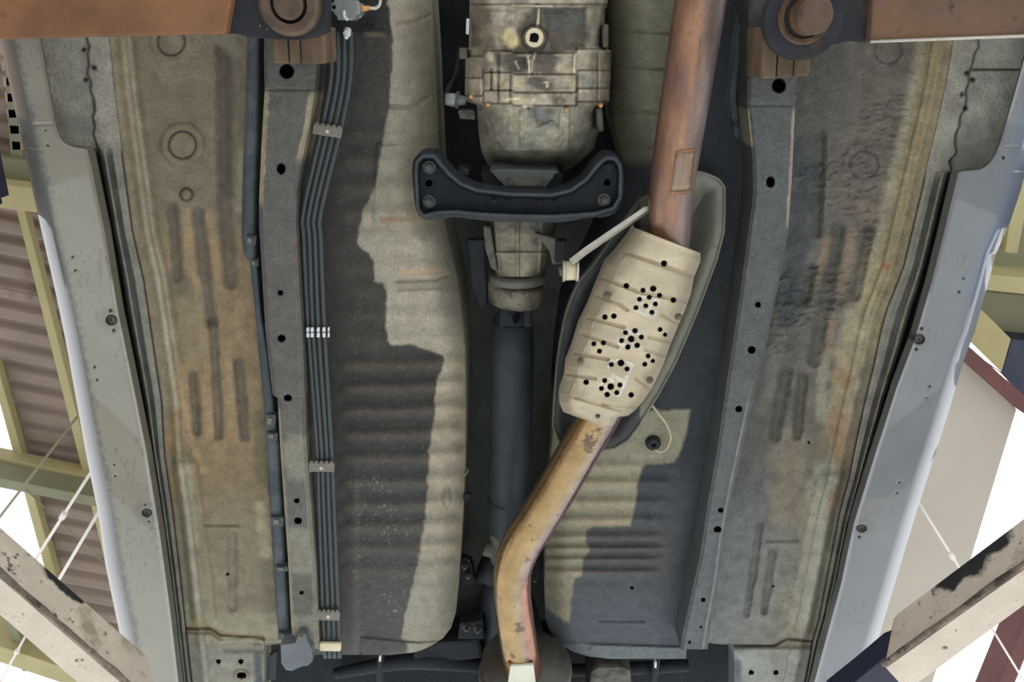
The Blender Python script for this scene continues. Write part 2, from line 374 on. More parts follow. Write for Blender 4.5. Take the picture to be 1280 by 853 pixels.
# ------------------------------------------------------------------ lift
XL = float(P(11, 210, 2.6)[0]); XR = float(P(1290, 210, 2.6)[0])
def post(name, xi, sx, label):
    cx = xi+sx*.15
    t = empty(name, (cx, 0.2, 0), label, 'car lift', 'two-post lift columns')
    yc = float(P(5, 205, 2.6)[1])
    def bx(nm, x0, x1, y0, y1, z0, z1, m, bv=.02):
        bm = bmesh.new()
        bmesh.ops.create_cube(bm, size=1, matrix=Matrix.Translation(((x0+x1)/2, (y0+y1)/2, (z0+z1)/2)) @ Matrix.Diagonal((abs(x1-x0), y1-y0, z1-z0, 1)))
        bmesh.ops.bevel(bm, geom=list(bm.edges), offset=bv, segments=2, affect='EDGES')
        return putbm(nm, bm, m, t)
    bx('column', xi, xi+sx*.3, yc-.09, yc+.09, .02, 2.6, M_nblack)
    bx('base_plate', xi-sx*.12, xi+sx*.45, yc-.35, yc+.35, 0, .022, M_dark, .004)
    bx('carriage', xi-sx*.03, xi+sx*.1, yc-.16, yc+.22, 1.55, 2.0, M_dark)
    return t
post('lift_post', XL, -1, 'dark navy steel lift column rising at the left edge beside the silver sill')
post('lift_post', XR, 1, 'dark steel lift column just past the right edge of the view')

def lift_arm(label, beam_poly, z0, h, m, group):
    t = empty('hoist_beam', tuple(np.mean([P(x, y, z0) for x, y in beam_poly], 0)), label, 'lift arm', group)
    prism('arm_beam', beam_poly, z0, z0+h, m, t, .004)
    return t
# front left: rusty beam, dark end plate, pivot
t = lift_arm('rusty brown lift arm across the upper left corner with dark round-pivot end plate', [(-190, -60), (300, -60), (282, 43), (-190, 53)], 1.80, .09, M_armrust, 'front lift arms')
prism('end_plate', [(286, -60), (283, 43), (302, 40), (306, 47), (345, 49), (372, 50), (392, 47), (409, 40), (411, -60)], 1.815, 1.84, M_armplate, t, .003)
o = PV(360, 5, 1.795)
lathe('pivot_ring', [(.0235, .024), (.0235, .002), (.0335, 0.0), (.0385, .004), (.0385, .024)], o, M_disc, t)
lathe('pivot_pin', [(.016, -.003), (.0190, 0), (.0198, .012), (.0198, .026)], o, M_disc, t)
for x, y in ((325, 32), (334, 36), (385, 36), (367, 44)): bolt(x, y, 1.812, 1.6, M_clip, t, 'grease_chip', h=.003, washer=False)
# front right
t = lift_arm('rusty brown lift arm across the upper right corner with highlight strip along its lower lip', [(1094, -60), (1560, -60), (1560, 34), (1280, 46), (1088, 53)], 1.80, .09, mat('brown_arm_steel', (98, 75, 60), .65, .1, .28, 9, .25, 120, spot=(118, 86, 60), spot_amt=.2, spot_scale=6, soft=.2, spot2=(64, 56, 50)), 'front lift arms')
tube_px('highlight_lip', [(1088, 52, 1.797), (1280, 45, 1.797), (1560, 33, 1.797)], 1.9, M_zinc, t, 8, sm=1)  # pale bar put in for the highlight along the lip
prism('end_plate', [(966, -60), (962, 22), (966, 40), (978, 56), (998, 65), (1018, 64), (1040, 53), (1062, 48), (1082, 54), (1090, 40), (1096, -60)], 1.815, 1.84, M_armplate, t, .003)
o = PV(1006, 22, 1.80)
lathe('swivel_disc', [(.006, .001), (.050, .0), (.052, .004), (.052, .014)], o, M_armplate, t, seg=40)
lathe('pivot_ring', [(.0275, .003), (.0275, -.004), (.032, -.006), (.0345, -.002), (.0345, .012)], PV(1006, 20, 1.80), M_disc, t)
lathe('pivot_pin', [(.018, -.03), (.0225, -.026), (.024, .01)], PV(1010, 20, 1.795), M_disc, t)
def wood(label, poly, cuts, z0, z1):
    t = empty('wood_block', tuple(np.mean([P(x, y, z0) for x, y in poly], 0)), label, 'wooden block', 'wooden lift blocks')
    (x0, y0), (x1, y1), (x2, y2), (x3, y3) = poly
    for a, b in zip(cuts[:-1], cuts[1:]):
        q = lambda u: ((x0+(x1-x0)*u, y0+(y1-y0)*u), (x3+(x2-x3)*u, y3+(y2-y3)*u))
        p0, p3 = q(a+.008); p1, p2 = q(b-.008)
        prism('board', [p0, p1, p2, p3], z0+random.uniform(0, .003), z1, M_wood, t, .003)
wood('worn brown wooden block under the left frame rail above the arm plate', [(338, 34), (405, 34), (407, 80), (341, 79)], [0, .31, .53, 1], 1.842, 1.922)
wood('worn brown wooden block under the right frame rail above the arm plate', [(953, 34), (1019, 40), (1012, 95), (951, 99)], [0, .32, .66, 1], 1.842, 1.922)

# rear arms: painted box beams with a lip along the lower corner
def gpt(x, y, z): return P(x, y, z)
GL = P(72, 728, 1.74); GR = P(1180, 722, 1.74)
M_seam = mat('grimy_seam', (112, 100, 89), .8, 0, .4, 50, .3, 120, spot=(60, 54, 50), spot_amt=.3, spot_scale=24)
def chip(name, org, gr):
    return mat(name, (204, 190, 172), .65, 0, .12, 14, .25, 70, fine=.08, spot=(164, 146, 128), spot_amt=.16, spot_scale=10, soft=.1, spot2=(84, 70, 60), grease=gr)
def rear_arm(label, mid, low, top, z0, h, grease):
    org = np.mean([P(x, y, z0) for x, y in mid], 0)
    m = chip('chipped_cream_paint', org, [(tuple(np.array(p)-org), r) for p, r in grease])
    t = empty('hoist_beam', tuple(org), label, 'lift arm', 'rear lift arms')
    a, b = P(*mid[0], z0), P(*mid[1], z0); c, d = P(*low[0], z0), P(*low[1], z0); e, f = P(*top[0], z0+h), P(*top[1], z0+h)
    xe = (XR-.02) if a[0] > 0 else (XL+.02)      # carry the beam on to its column
    a, c, e = (p+(p-q)*((xe-p[0])/(p[0]-q[0])) for p, q in ((a, b), (c, d), (e, f)))
    g, k = c+[0, 0, h], d+[0, 0, h]
    bm = bmesh.new(); v = [bm.verts.new(p) for p in (a, b, d, c, e, f, k, g)]
    for q in ((0, 1, 2, 3), (4, 7, 6, 5), (0, 4, 5, 1), (1, 5, 6, 2), (2, 6, 7, 3), (3, 7, 4, 0)): bm.faces.new([v[i] for i in q])
    bmesh.ops.bevel(bm, geom=list(bm.edges), offset=.004, segments=2, affect='EDGES')
    putbm('arm_beam', bm, m, t)
    n = np.cross(b-a, [0, 0, 1]); n /= np.linalg.norm(n); n *= 1 if np.dot(n, (a+b)/2-(c+d)/2) > 0 else -1
    q = [a+(b-a)*k_/40+n*.001+np.array([0, 0, .004])+n*random.uniform(0, .0012) for k_ in range(41)]
    tube('grime_seam', q, [.0042+random.uniform(-.0012, .0012) for _ in q], M_seam, t, 8)
    return t
t = rear_arm('chipped cream painted lift arm crossing the lower left corner', [(-120, 616), (196, 890)], [(-120, 667), (160, 912)], [(-120, 552), (186, 821)], 1.70, .09, [(P(66, 712, 1.79), .02), (P(84, 727, 1.79), .022), (P(100, 742, 1.79), .018)])
t = rear_arm('chipped cream painted lift arm with black grease patch at the lower right corner', [(1400, 624), (1104, 835)], [(1400, 672), (1135, 866)], [(1400, 556), (1119, 768)], 1.70, .09, [(P(1184, 716, 1.79), .035), (P(1208, 697, 1.79), .045), (P(1236, 675, 1.79), .03)])
prism('inner_arm', [(1150, 800), (1118, 812), (1046, 872), (1020, 900), (1120, 900)], 1.735, 1.775, M_nblack, t, .004)

# ------------------------------------------------------------------ the car
car = empty('car', tuple(P(640, 420, 1.9)), 'silver car on a lift, seen from below with gearbox, exhaust and floor pan', 'car')
ZF = 2.0
# body mass above the floor
bm = bmesh.new()
x0, x1 = float(P(25, 130, 1.95)[0]), float(P(1262, 250, 1.95)[0])
v = [bm.verts.new((x, y, z)) for z, dx, ya, yb in ((2.30, .02, -1.5, 2.5), (2.75, .0, -1.6, 2.6), (3.0, .12, -1.2, 2.4), (3.3, .25, -.2, 2.0)) for x, y in ((x0+dx, ya), (x1-dx, ya), (x1-dx, yb), (x0+dx, yb))]
for k in range(3):
    for i in range(4): bm.faces.new((v[4*k+i], v[4*k+(i+1) % 4], v[4*k+4+(i+1) % 4], v[4*k+4+i]))
bm.faces.new(v[:4]); bm.faces.new(v[12:])
bmesh.ops.bevel(bm, geom=list(bm.edges), offset=.05, segments=3, affect='EDGES')
putbm('car_body', bm, M_body, car, smooth=False)

# ---- sills
eLo = E([(-60, -200), (-12, 0), (0, 51), (16, 126), (51, 285), (70, 368), (82, 426), (107, 565), (122, 639), (132, 708), (147, 780), (163, 853), (182, 940)])
eLi = E([(33, -60), (51, 51), (68, 150), (71, 160), (74.5, 170), (79, 177), (84, 181.5), (92, 184.3), (109, 186), (112, 197), (131, 290), (146, 382), (167, 484), (183, 565), (199, 663), (213, 766), (223, 853), (236, 950)])
eRo = E([(1350, -60), (1322, 60), (1276, 238), (1262, 280), (1245, 317), (1235, 355), (1218, 416), (1204, 453), (1187, 511), (1170, 565), (1145, 642), (1123, 715), (1100, 792), (1080, 853), (1052, 940)])
eRi = E([(1318, -60), (1280, 75), (1254, 167), (1250, 180), (1245, 192), (1238, 203), (1229, 211), (1221, 213.5), (1198, 215), (1195, 228), (1181, 287), (1164, 355), (1143, 426), (1121, 484), (1108, 525), (1095, 565), (1067, 656), (1051, 732), (1034, 794), (1018, 853), (988, 950)])
def cup(X, Y, lst, dep=.012):
    z = 0
    for cx, cy, rx, ry in lst: z = z+dep*(1-ss(.72, 1.0, np.hypot((X-cx)/rx, (Y-cy)/ry)))
    return z
PL = [(139, 400, 7.5, 7), (183.5, 641, 7, 5.5)]; PR = [(1149, 424, 7.5, 7), (1077, 660.5, 7, 5)]
DL = [(57, 163, 1.5, 1.5), (60, 182, 1.5, 1.5), (91, 321, 1.5, 1.5), (94, 338, 1.5, 1.5), (118, 459, 1.5, 1.5), (121, 475, 1.5, 1.5), (143, 581, 1.6, 1.3), (144, 595, 1.6, 1.3), (138, 388, 2.4, 2), (142, 413, 2.4, 2), (182, 631, 1.8, 1.4), (186, 652, 2, 1.5)]
DR = [(1254, 197, 2, 2), (1204, 348, 1.5, 1.5), (1199, 365, 1.5, 1.5), (1162, 483, 1.6, 1.5), (1158, 498, 1.6, 1.5), (1124, 603, 1.6, 1.4), (1121, 616, 1.6, 1.4), (1152, 411, 2.2, 2), (1145, 437, 2.2, 2), (1074, 671, 2.2, 1.6)]
def sill(side, L, R, plugs, dots, base, label):
    outer_left = side < 0
    def zf(X, Y, U, V):
        wv = np.maximum(R(Y)-L(Y), 1); t = (U if outer_left else 1-U)*wv; ti = wv-t
        z = 1.925+.045*np.clip(1-t/(19 if outer_left else 17), 0, 1)**2 - .004*np.clip(1-ti/4, 0, 1)
        if outer_left: z = z+.0025*(1-ss(.7, 1.8, np.abs(Y-155.5)))*ss(40, 42, X)
        else: z = z+.0025*(1-ss(.7, 1.8, np.abs(Y-184-(X-1258)*.05)))*(X < 1274)
        return z+cup(X, Y, plugs)+cup(X, Y, dots, .005)
    def cf(X, Y, U, V):
        C = flat(X, base); C = C+0
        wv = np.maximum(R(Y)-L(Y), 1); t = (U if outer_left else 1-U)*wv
        C = mix(C, .8*(1-ss(17, 27, t+7*(vn(X, Y, 3.5, 2)-.5)+4*(fbm(X, Y, 20, 2)-.5)))*ss(1, 5, t)*(1 if outer_left else 1-ss(330, 520, Y)), (92, 93, 93) if outer_left else (106, 114, 130))  # coated outer band, its dark tone also standing in for roof shade
        for i, (cx, cy, rx, ry) in enumerate(plugs):
            d = np.hypot((X-cx)/rx, (Y-cy)/ry); C = mix(C, .55*(1-ss(1.0, 3.2, d+(fbm(X, Y, 9, 1)-.5)*1.5)), (105, 104, 98))
        for cx, cy, rx, ry in dots: C = mix(C, 1-ss(.6, 1.1, np.hypot((X-cx)/rx, (Y-cy)/ry)), (52, 48, 44))
        st = ss(.76, .84, vn(X, Y*.42, 2.6, 4))*ss(.5, .75, vn(X, Y, 40, 6)); C = mix(C, st*.4, (96, 92, 84))
        return mottle(C, X, Y, 50, .05, 3)
    wall = lambda x, y: np.where(y < (183 if outer_left else 212), .004, .02)
    rl, rr = rows(L, R, -30, 900, 400)
    return strip('sill_panel', rl, rr, zf, cf, M_sill, car, 1.6, {'l': .40 if outer_left else wall, 'r': wall if outer_left else .40, 't': .05, 'b': .05}, label=label, flank={'r' if outer_left else 'l': .42})  # inner wall colour darkened to stand in for shade under the edge
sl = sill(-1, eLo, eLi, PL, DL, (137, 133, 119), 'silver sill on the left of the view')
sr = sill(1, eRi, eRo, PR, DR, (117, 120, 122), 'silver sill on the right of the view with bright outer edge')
for s_, lst in ((sl, PL), (sr, PR)):
    for k, (cx, cy, rx, ry) in enumerate(lst):
        r = m_of(cx, cy, 1.93, rx*.8)
        lathe('drain_plug', [(r*.2, .001), (r*.25, -.0012), (r*.55, -.0008), (r*.95, .0), (r*1.0, .003), (r*1.0, .006)], PV(cx, cy, 1.929), M_bolt, s_, seg=24)

# ---- inner sill recesses and pinch flanges
eLs = E([(118, -60), (136, 51), (143, 120), (166, 290), (180, 351), (192, 433), (202, 501), (206, 570), (216, 639), (225, 715), (233, 790), (240, 853), (250, 950)])
eRs = E([(1214, -60), (1192, 51), (1184, 102), (1174, 146), (1160, 204), (1141, 285), (1130, 331), (1116, 368), (1109, 385), (1101, 413), (1092, 457), (1079, 511), (1067, 568), (1061, 598), (1050, 639), (1035, 715), (1024, 773), (1016, 800), (1006, 853), (990, 950)])
def flange(left):
    L, R = (lambda y: eLi(y)-14, lambda y: eLs(y)) if left else (lambda y: eRs(y), lambda y: eRi(y)+14)
    def prof(X, Y):
        a = eLi(Y) if left else eRi(Y); b = eLs(Y) if left else eRs(Y)
        return np.abs(X-a), np.abs(b-X), np.abs(b-a)
    def zf(X, Y, U, V):
        t, ti, w = prof(X, Y); q = ti/np.maximum(w, 1)
        deep = ss(.64, .74, q)
        z = 1.985+.05*deep
        z = z-.012*np.exp(-((q-.54)/.09)**2)-.008*np.exp(-((q-.26)/.09)**2)+.005*np.exp(-((q-.40)/.05)**2)
        if left: top = 1-ss(180, 200, Y); j = 103+Y*.1+9*(vn(Y, Y*0+3, 11, 1)-.5); up = ss(j-1.5, j+1.5, X)
        else: top = 1-ss(208, 228, Y); j = 1222-(Y-50)*.21+9*(vn(Y, Y*0+3, 11, 1)-.5); up = 1-ss(j-1.5, j+1.5, X)
        zt = 2.0-.016*up+.012*np.clip(t/60, 0, 1)*0
        return z*(1-top)+zt*top + .002*(fbm(X, Y, 12, 3)-.5)
    def cf(X, Y, U, V):
        t, ti, w = prof(X, Y); q = ti/np.maximum(w, 1)
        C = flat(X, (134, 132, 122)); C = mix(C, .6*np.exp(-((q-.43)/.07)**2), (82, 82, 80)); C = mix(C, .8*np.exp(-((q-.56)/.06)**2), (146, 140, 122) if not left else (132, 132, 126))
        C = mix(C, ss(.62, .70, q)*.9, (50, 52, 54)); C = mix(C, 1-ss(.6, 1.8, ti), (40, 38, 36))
        if left: top = 1-ss(182, 196, Y); j = 103+Y*.1; up = ss(j-2, j+2, X)
        else: top = 1-ss(208, 226, Y); j = 1222-(Y-50)*.21; up = 1-ss(j-2, j+2, X)
        T = flat(X, (178, 175, 162)); T = mottle(T, X, Y, 26, .25, 2); T = mix(T, up*.7, (140, 136, 124)); T = mix(T, .8*(1-ss(.5, 1.8, np.abs(X-j-9*(vn(Y, Y*0+3, 11, 1)-.5)))), (70, 64, 56))
        if not left: T = mix(T, (1-ss(1, 2.4, np.abs(Y-87)))*(1-up), (50, 48, 45))
        for (bx, by) in (((105, 62), (107, 100), (118, 85)) if left else ((1208, 92), (1216, 100), (1206, 136), (1202, 118))): T = mix(T, 1-ss(2, 5, np.hypot(X-bx, Y-by)+3*(fbm(X, Y, 6, 1)-.5)), (56, 50, 46))
        C = C*(1-top)[..., None]+T*top[..., None]
        return mottle(C, X, Y, 18, .18, 1)
    rl, rr = rows(L, R, -30, 900, 300)
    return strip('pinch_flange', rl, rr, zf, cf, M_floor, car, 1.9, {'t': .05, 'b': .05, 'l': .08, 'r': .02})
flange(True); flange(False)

# ---- outer floor pans
eRailLl = E([(331, -60), (330, 78), (331, 112), (327, 180), (324, 250), (324, 280), (332, 416), (341, 494), (347, 497), (351, 570), (360, 697), (364, 780), (366, 805)])
eRailLr = E([(397, -60), (396, 78), (393, 115), (387, 155), (378, 197), (371, 238), (370, 285), (378, 423), (381, 494), (383, 560), (395, 715), (399, 805)])
def eFloorLr(y): return np.where(y < 806, eRailLl(y)+10, 330.0)
RIB_L = [([(216, 259), (222, 345)], 7), ([(248, 266), (262, 400)], 9), ([(279, 60), (281, 250), (289, 352)], 10), ([(241, 468), (246, 540)], 6), ([(266, 400), (274, 545)], 6), ([(298, 452), (306, 545)], 7), ([(290, 670), (291, 760)], 6)]
def rings(X, Y, lst):
    z = 0
    for cx, cy, rx, ry, a in lst:
        d = np.hypot((X-cx)/rx, (Y-cy)/ry); z = z+a*np.exp(-((d-1)*rx/1.6)**2)
    return z
STEP_L = [(226, 790), (232, 786), (262, 786), (268, 789), (275, 794), (328, 797), (330, 800)]
def zf_fl(X, Y, U, V):
    t = X-eLs(Y)
    z = 1.985 + .010*ss(20, 26, t) - .006*np.exp(-((t-16)/5)**2)
    z = z-.012*ss(570, 582, Y)*(1-ss(772, 786, Y))*(1-ss(34, 44, t))*ss(6, 14, t)
    for p, w in RIB_L: z = z+.0075*(1-ss(w*.1, w*1.45, sdl(X, Y, p)+4*(fbm(X, Y, 16, 6)-.5)))
    z = z+rings(X, Y, [(228, 181, 17, 17, .004), (214, 52, 17, 17, .004), (233, 243, 8, 7.5, .004)])
    z = z-.004*(1-ss(24, 30, np.hypot(X-228, Y-181)))-.004*(1-ss(24, 30, np.hypot(X-214, Y-52)))-.005*(1-ss(4, 8, np.hypot(X-233, Y-243)))
    low = ss(795, 798, Y-ss(262, 276, X)*8+4); z = z-.006*low*(X > 228)+.006*ss(275, 282, X)*(1-ss(812, 818, Y))*ss(799, 803, Y)
    z = z+.004*(1-ss(.8, 2, sdl(X, Y, STEP_L)))+cup(X, Y, [(273, 827, 3.2, 2.6), (301, 827, 3.4, 2.8), (302, 844.5, 6.5, 4.2)], .03)-.003*(1-ss(8, 10, np.hypot(X-302, (Y-844.5)*1.4)))
    z = z+.004*(1-ss(1, 2.5, np.abs(Y-656-(X-250)*.02)))*ss(250, 256, X)*(1-ss(296, 302, X))
    z = z+cup(X, Y, [(284.5, 718, 2, 1.6)], .02)
    return z+.0035*(fbm(X, Y, 7, 1)-.5)*ss(286, 300, X)
def cf_fl(X, Y, U, V):
    t = X-eLs(Y)
    C = flat(X, (124, 115, 97)); C = mottle(C, X, Y, 55, .14, 2)
    C = mix(C, ss(250, 330, Y)*(1-ss(560, 760, Y))*.75, (140, 122, 94))
    C = mix(C, .8*(1-ss(22, 34, t+8*(fbm(X, Y*.3, 16, 4)-.5))), (146, 136, 112)); C = mix(C, .9*np.exp(-((t-25)/3.5)**2)*(1-ss(430, 470, Y)), (158, 150, 130)); C = mix(C, .5*np.exp(-((t-32)/4)**2)*(1-ss(400, 470, Y)), (96, 88, 72))
    C = mix(C, .8*ss(290, 340, Y)*(1-ss(500, 520, Y))*np.exp(-((t-16-.02*(Y-300))/7)**2), (164, 156, 132))
    C = blob(C, X, Y, [(230, 580), (233, 690), (240, 760)], 12, (156, 150, 128), .8); C = blob(C, X, Y, [(220, 590), (224, 640)], 8, (150, 126, 92), .6)
    C = blob(C, X, Y, [(218, 520), (213, 560)], 9, (156, 128, 92), .7)
    for p, w in RIB_L[:6]: C = mix(C, (.72 if w > 6 else .6)*(1-ss(w*.5, w*1.35, sdl(X, Y, p)+5*(fbm(X, Y, 10, 3)-.5))), (90, 86, 78))
    for p in ([(232, 265), (240, 345)], [(262, 270), (272, 345)], [(246, 350), (258, 440), (262, 545)], [(228, 460), (234, 540)], [(256, 470), (262, 545)], [(285, 450), (292, 548)], [(297, 380), (302, 420)]): C = blob(C, X, Y, p, 6, (154, 132, 102), .7)
    C = blob(C, X, Y, [(222, 352), (226, 356)], 16, (100, 94, 82), .6); C = blob(C, X, Y, [(240, 380), (246, 440)], 16, (134, 124, 104), .5)
    C = blob(C, X, Y, [(222, 478), (240, 552), (254, 590)], 5, (176, 150, 112), .4)
    C = blob(C, X, Y, [(292, 680), (292, 765)], 8, (98, 96, 92), .6); C = mix(C, .6*ss(590, 680, Y+20*(fbm(X, Y, 30, 6)-.5)), (132, 125, 107)); C = blob(C, X, Y, [(268, 700), (270, 770)], 20, (140, 131, 110), .4); C = blob(C, X, Y, [(228, 590), (236, 680), (246, 768)], 9, (152, 148, 130), .75)
    C = blob(C, X, Y, [(304, 190), (302, 260)], 7, (148, 142, 122), .8); C = blob(C, X, Y, [(326, 635), (332, 690)], 8, (160, 154, 128), .85)
    C = blob(C, X, Y, [(326, 520), (328, 600)], 11, (100, 96, 78), .6); C = blob(C, X, Y, [(285, 70), (284, 240)], 9, (88, 84, 76), .7); C = blob(C, X, Y, [(334, 710), (338, 760)], 9, (104, 102, 90), .6)
    C = blob(C, X, Y, [(280, 50), (292, 66)], 10, (128, 126, 108), .6)
    C = mix(C, .85*ss(762, 772, Y+6*(fbm(X, Y, 20, 3)-.5)), (140, 136, 116)); C = mix(C, .7*ss(800, 812, Y), (134, 133, 124)); C = blob(C, X, Y, [(322, 822), (324, 860)], 7, (70, 78, 86), .8)
    C = blob(C, X, Y, [(246, 778), (252, 782)], 8, (150, 136, 92), .5)
    C = mix(C, .8*(1-ss(.7, 2.2, sdl(X, Y, STEP_L))), (72, 58, 44)); C = mix(C, .5*(1-ss(1, 5, sdl(X, Y, STEP_L))), (120, 100, 74))
    for cx, cy, rx, ry, a in ((228, 181, 17, 17, .9), (214, 52, 17, 17, .7), (233, 243, 8, 7.5, .8)):
        d = np.hypot((X-cx)/rx, (Y-cy)/ry); C = mix(C, a*np.exp(-((d-1)*rx/1.1)**2), (46, 42, 36))
    C = mix(C, .35*np.exp(-((np.hypot(X-228, Y-181)-28)/2.5)**2), (94, 86, 70))
    for cx, cy, rx, ry, _ in ((273, 827, 3.2, 2.6, 0), (301, 827, 3.4, 2.8, 0), (302, 844.5, 6.5, 4.2, 0), (284.5, 718, 2, 1.6, 0)): C = mix(C, 1-ss(.75, 1.05, np.hypot((X-cx)/rx, (Y-cy)/ry)), (26, 24, 22))  # hole insides painted dark in place of their shade
    C = mix(C, .5*np.exp(-((np.hypot((X-302)/10, (Y-844.5)/7)-1)/.2)**2), (110, 90, 66))
    C = mix(C, .8*(1-ss(.5, 2, t)), (56, 48, 38))
    return mottle(C, X, Y, 12, .12, 0)
rl, rr = rows(eLs, eFloorLr, -30, 890, 300)
strip('floor_pan', rl, rr, zf_fl, cf_fl, M_floor, car, 1.6, {'t': .05, 'b': .03, 'r': .05}, label='brown dusty outer floor pan with long pressed ribs on the left')

eRailRl = E([(936, -60), (936, 60), (934, 129), (941, 200), (942, 240), (937, 280), (922, 390), (910, 470), (897, 560), (885, 629), (876, 690), (864, 745), (854, 790), (850, 815)])
eRailRr = E([(1005, -60), (1003, 60), (996, 100), (993, 150), (990, 220), (985, 290), (974, 350), (960, 420), (944, 490), (928, 560), (917, 611), (905, 673), (898, 732), (889, 780), (884, 815)])
def eFloorRl(y): return np.where(y < 806, eRailRr(y)-12, 918.0)
RIB_R = [([(1048, 285), (1030, 385), (1018, 450)], 9), ([(1087, 285), (1070, 370)], 7), ([(1014, 335), (1006, 375)], 7), ([(982, 465), (968, 545)], 8), ([(1004, 470), (996, 545)], 6), ([(950, 655), (933, 768)], 5), ([(966, 690), (955, 765)], 5), ([(1025, 170), (1020, 290)], 8)]
STEP_R = [(880, 810), (892, 807), (968, 808), (976, 803), (984, 799), (1015, 802), (1020, 806)]
def zf_fr(X, Y, U, V):
    t = eRs(Y)-X
    z = 1.985 + .010*ss(24, 30, t) - .006*np.exp(-((t-14)/5)**2)
    z = z-.012*ss(586, 600, Y)*(1-ss(785, 800, Y))*(1-ss(34, 46, t))*ss(4, 12, t)
    z = z-.006*(1-ss(640, 665, Y))*0
    for p, w in RIB_R: z = z+.0105*(1-ss(w*.1, w*1.45, sdl(X, Y, p)+4*(fbm(X, Y, 16, 6)-.5)))
    z = z+rings(X, Y, [(1080, 206, 18, 17, .003), (1110, 62, 17, 17, .003)])-.004*(1-ss(24, 30, np.hypot(X-1080, Y-206)))
    z = z+.004*(1-ss(.8, 2, sdl(X, Y, STEP_R)))-.006*ss(808, 812, Y)
    z = z+.005*(1-ss(1, 2.5, np.abs(Y-676-(X-975)*-.01)))*ss(955, 960, X)*(1-ss(995, 1000, X))
    z = z+cup(X, Y, [(939, 841, 3.5, 2.6), (970, 841, 3.4, 2.6), (966, 733, 1.8, 1.5), (1011, 553, 1.4, 1.3)], .03)
    wr = ss(.42, .6, vn(X, Y, 70, 6))*(1-ss(420, 520, Y)); a = fbm(X+.6*Y, Y*2.2+8*vn(X, Y, 18, 2), 9, 1)
    wrk = (1-ss(60, 110, t-10)*0)*(1-ss(430, 560, Y))*ss(26, 50, t)
    z = z+.0085*(a-.5)*wrk*(.35+wr)+.003*(fbm(X, Y, 7, 4)-.5)
    z = z-.004*(1-ss(1.5, 4, np.abs(Y-384-4*np.sin(X*.12))))*ss(980, 990, X)*(1-ss(1060, 1075, X))
    return z
def cf_fr(X, Y, U, V):
    t = eRs(Y)-X
    C = flat(X, (94, 93, 87)); C = mottle(C, X, Y, 50, .16, 2)
    C = mix(C, ss(1000, 1060, X+.15*(Y-200))*.5*(1-ss(600, 700, Y)), (114, 107, 95)); C = mix(C, .7*ss(590, 700, Y), (134, 132, 122)); C = mix(C, .55*ss(560, 640, Y)*(1-ss(930, 985, X+.15*(Y-600))), (106, 112, 116))
    C = mix(C, .9*(1-ss(36, 52, t+10*(fbm(X, Y*.3, 18, 4)-.5)))*(1-ss(420, 470, Y)*.6), (148, 136, 108)); C = mix(C, .85*np.exp(-((t-40)/6)**2)*(1-ss(360, 400, Y)), (146, 142, 122)); C = mix(C, .35*np.exp(-((t-18)/6)**2)*(1-ss(330, 400, Y)), (150, 130, 98))
    C = blob(C, X, Y, [(1090, 330), (1082, 370)], 16, (158, 146, 116), .7); C = blob(C, X, Y, [(1072, 400), (1060, 470), (1050, 520)], 20, (156, 150, 124), .85); C = blob(C, X, Y, [(1056, 450), (1050, 560)], 15, (150, 134, 108), .75)
    C = blob(C, X, Y, [(1046, 470), (1058, 478)], 10, (146, 122, 94), .7); C = blob(C, X, Y, [(1048, 520), (1054, 575)], 12, (142, 118, 94), .6); C = blob(C, X, Y, [(1030, 450), (1026, 520)], 8, (150, 146, 128), .7)
    C = blob(C, X, Y, [(1030, 590), (1020, 680), (1004, 770)], 18, (156, 154, 138), .8); C = blob(C, X, Y, [(1040, 620), (1042, 630)], 9, (146, 126, 102), .7); C = blob(C, X, Y, [(990, 560), (985, 640)], 26, (138, 128, 108), .55)
    C = blob(C, X, Y, [(1028, 700), (1012, 770)], 9, (162, 160, 140), .5)
    for p, w in RIB_R: C = mix(C, .6*(1-ss(w*.5, w*1.35, sdl(X, Y, p)+5*(fbm(X, Y, 10, 3)-.5))), (82, 80, 76) if p[0][1] < 600 else (108, 110, 110))
    for p in ([(1066, 290), (1052, 370)], [(1036, 300), (1020, 350)], [(1040, 400), (1034, 440)]): C = blob(C, X, Y, p, 7, (138, 122, 102), .6)
    C = blob(C, X, Y, [(1005, 180), (1000, 300), (985, 390)], 16, (72, 76, 80), .75); C = blob(C, X, Y, [(1040, 120), (1020, 160)], 30, (92, 92, 86), .6); C = blob(C, X, Y, [(975, 420), (955, 510)], 8, (120, 118, 108), .5)
    C = blob(C, X, Y, [(1080, 260), (1086, 270)], 14, (132, 114, 98), .6); C = blob(C, X, Y, [(1106, 332), (1108, 334)], 5, (150, 96, 70), .7)
    for cx, cy, rx, ry, a in ((1080, 206, 18, 17, .45), (1110, 62, 17, 17, .4)):
        d = np.hypot((X-cx)/rx, (Y-cy)/ry); C = mix(C, a*np.exp(-((d-1)*rx/1.3)**2)*(.4+.6*(X > cx)), (50, 48, 44))
    C = mix(C, .7*ss(812, 816, Y), (146, 148, 142)); C = blob(C, X, Y, [(920, 830), (920, 870)], 8, (70, 80, 92), .7)
    C = mix(C, .75*(1-ss(.7, 2.2, sdl(X, Y, STEP_R))), (70, 64, 58))
    for cx, cy, rx, ry in ((939, 841, 3.5, 2.6), (970, 841, 3.4, 2.6), (966, 733, 1.8, 1.5), (1011, 553, 1.4, 1.3)): C = mix(C, 1-ss(.75, 1.1, np.hypot((X-cx)/rx, (Y-cy)/ry)), (44, 34, 28))  # holes darkened in the colour as unlit recesses
    C = mix(C, .8*(1-ss(.5, 2, t)), (52, 46, 38))
    return mottle(C, X, Y, 11, .16, 0)
rl, rr = rows(eFloorRl, eRs, -30, 890, 300)
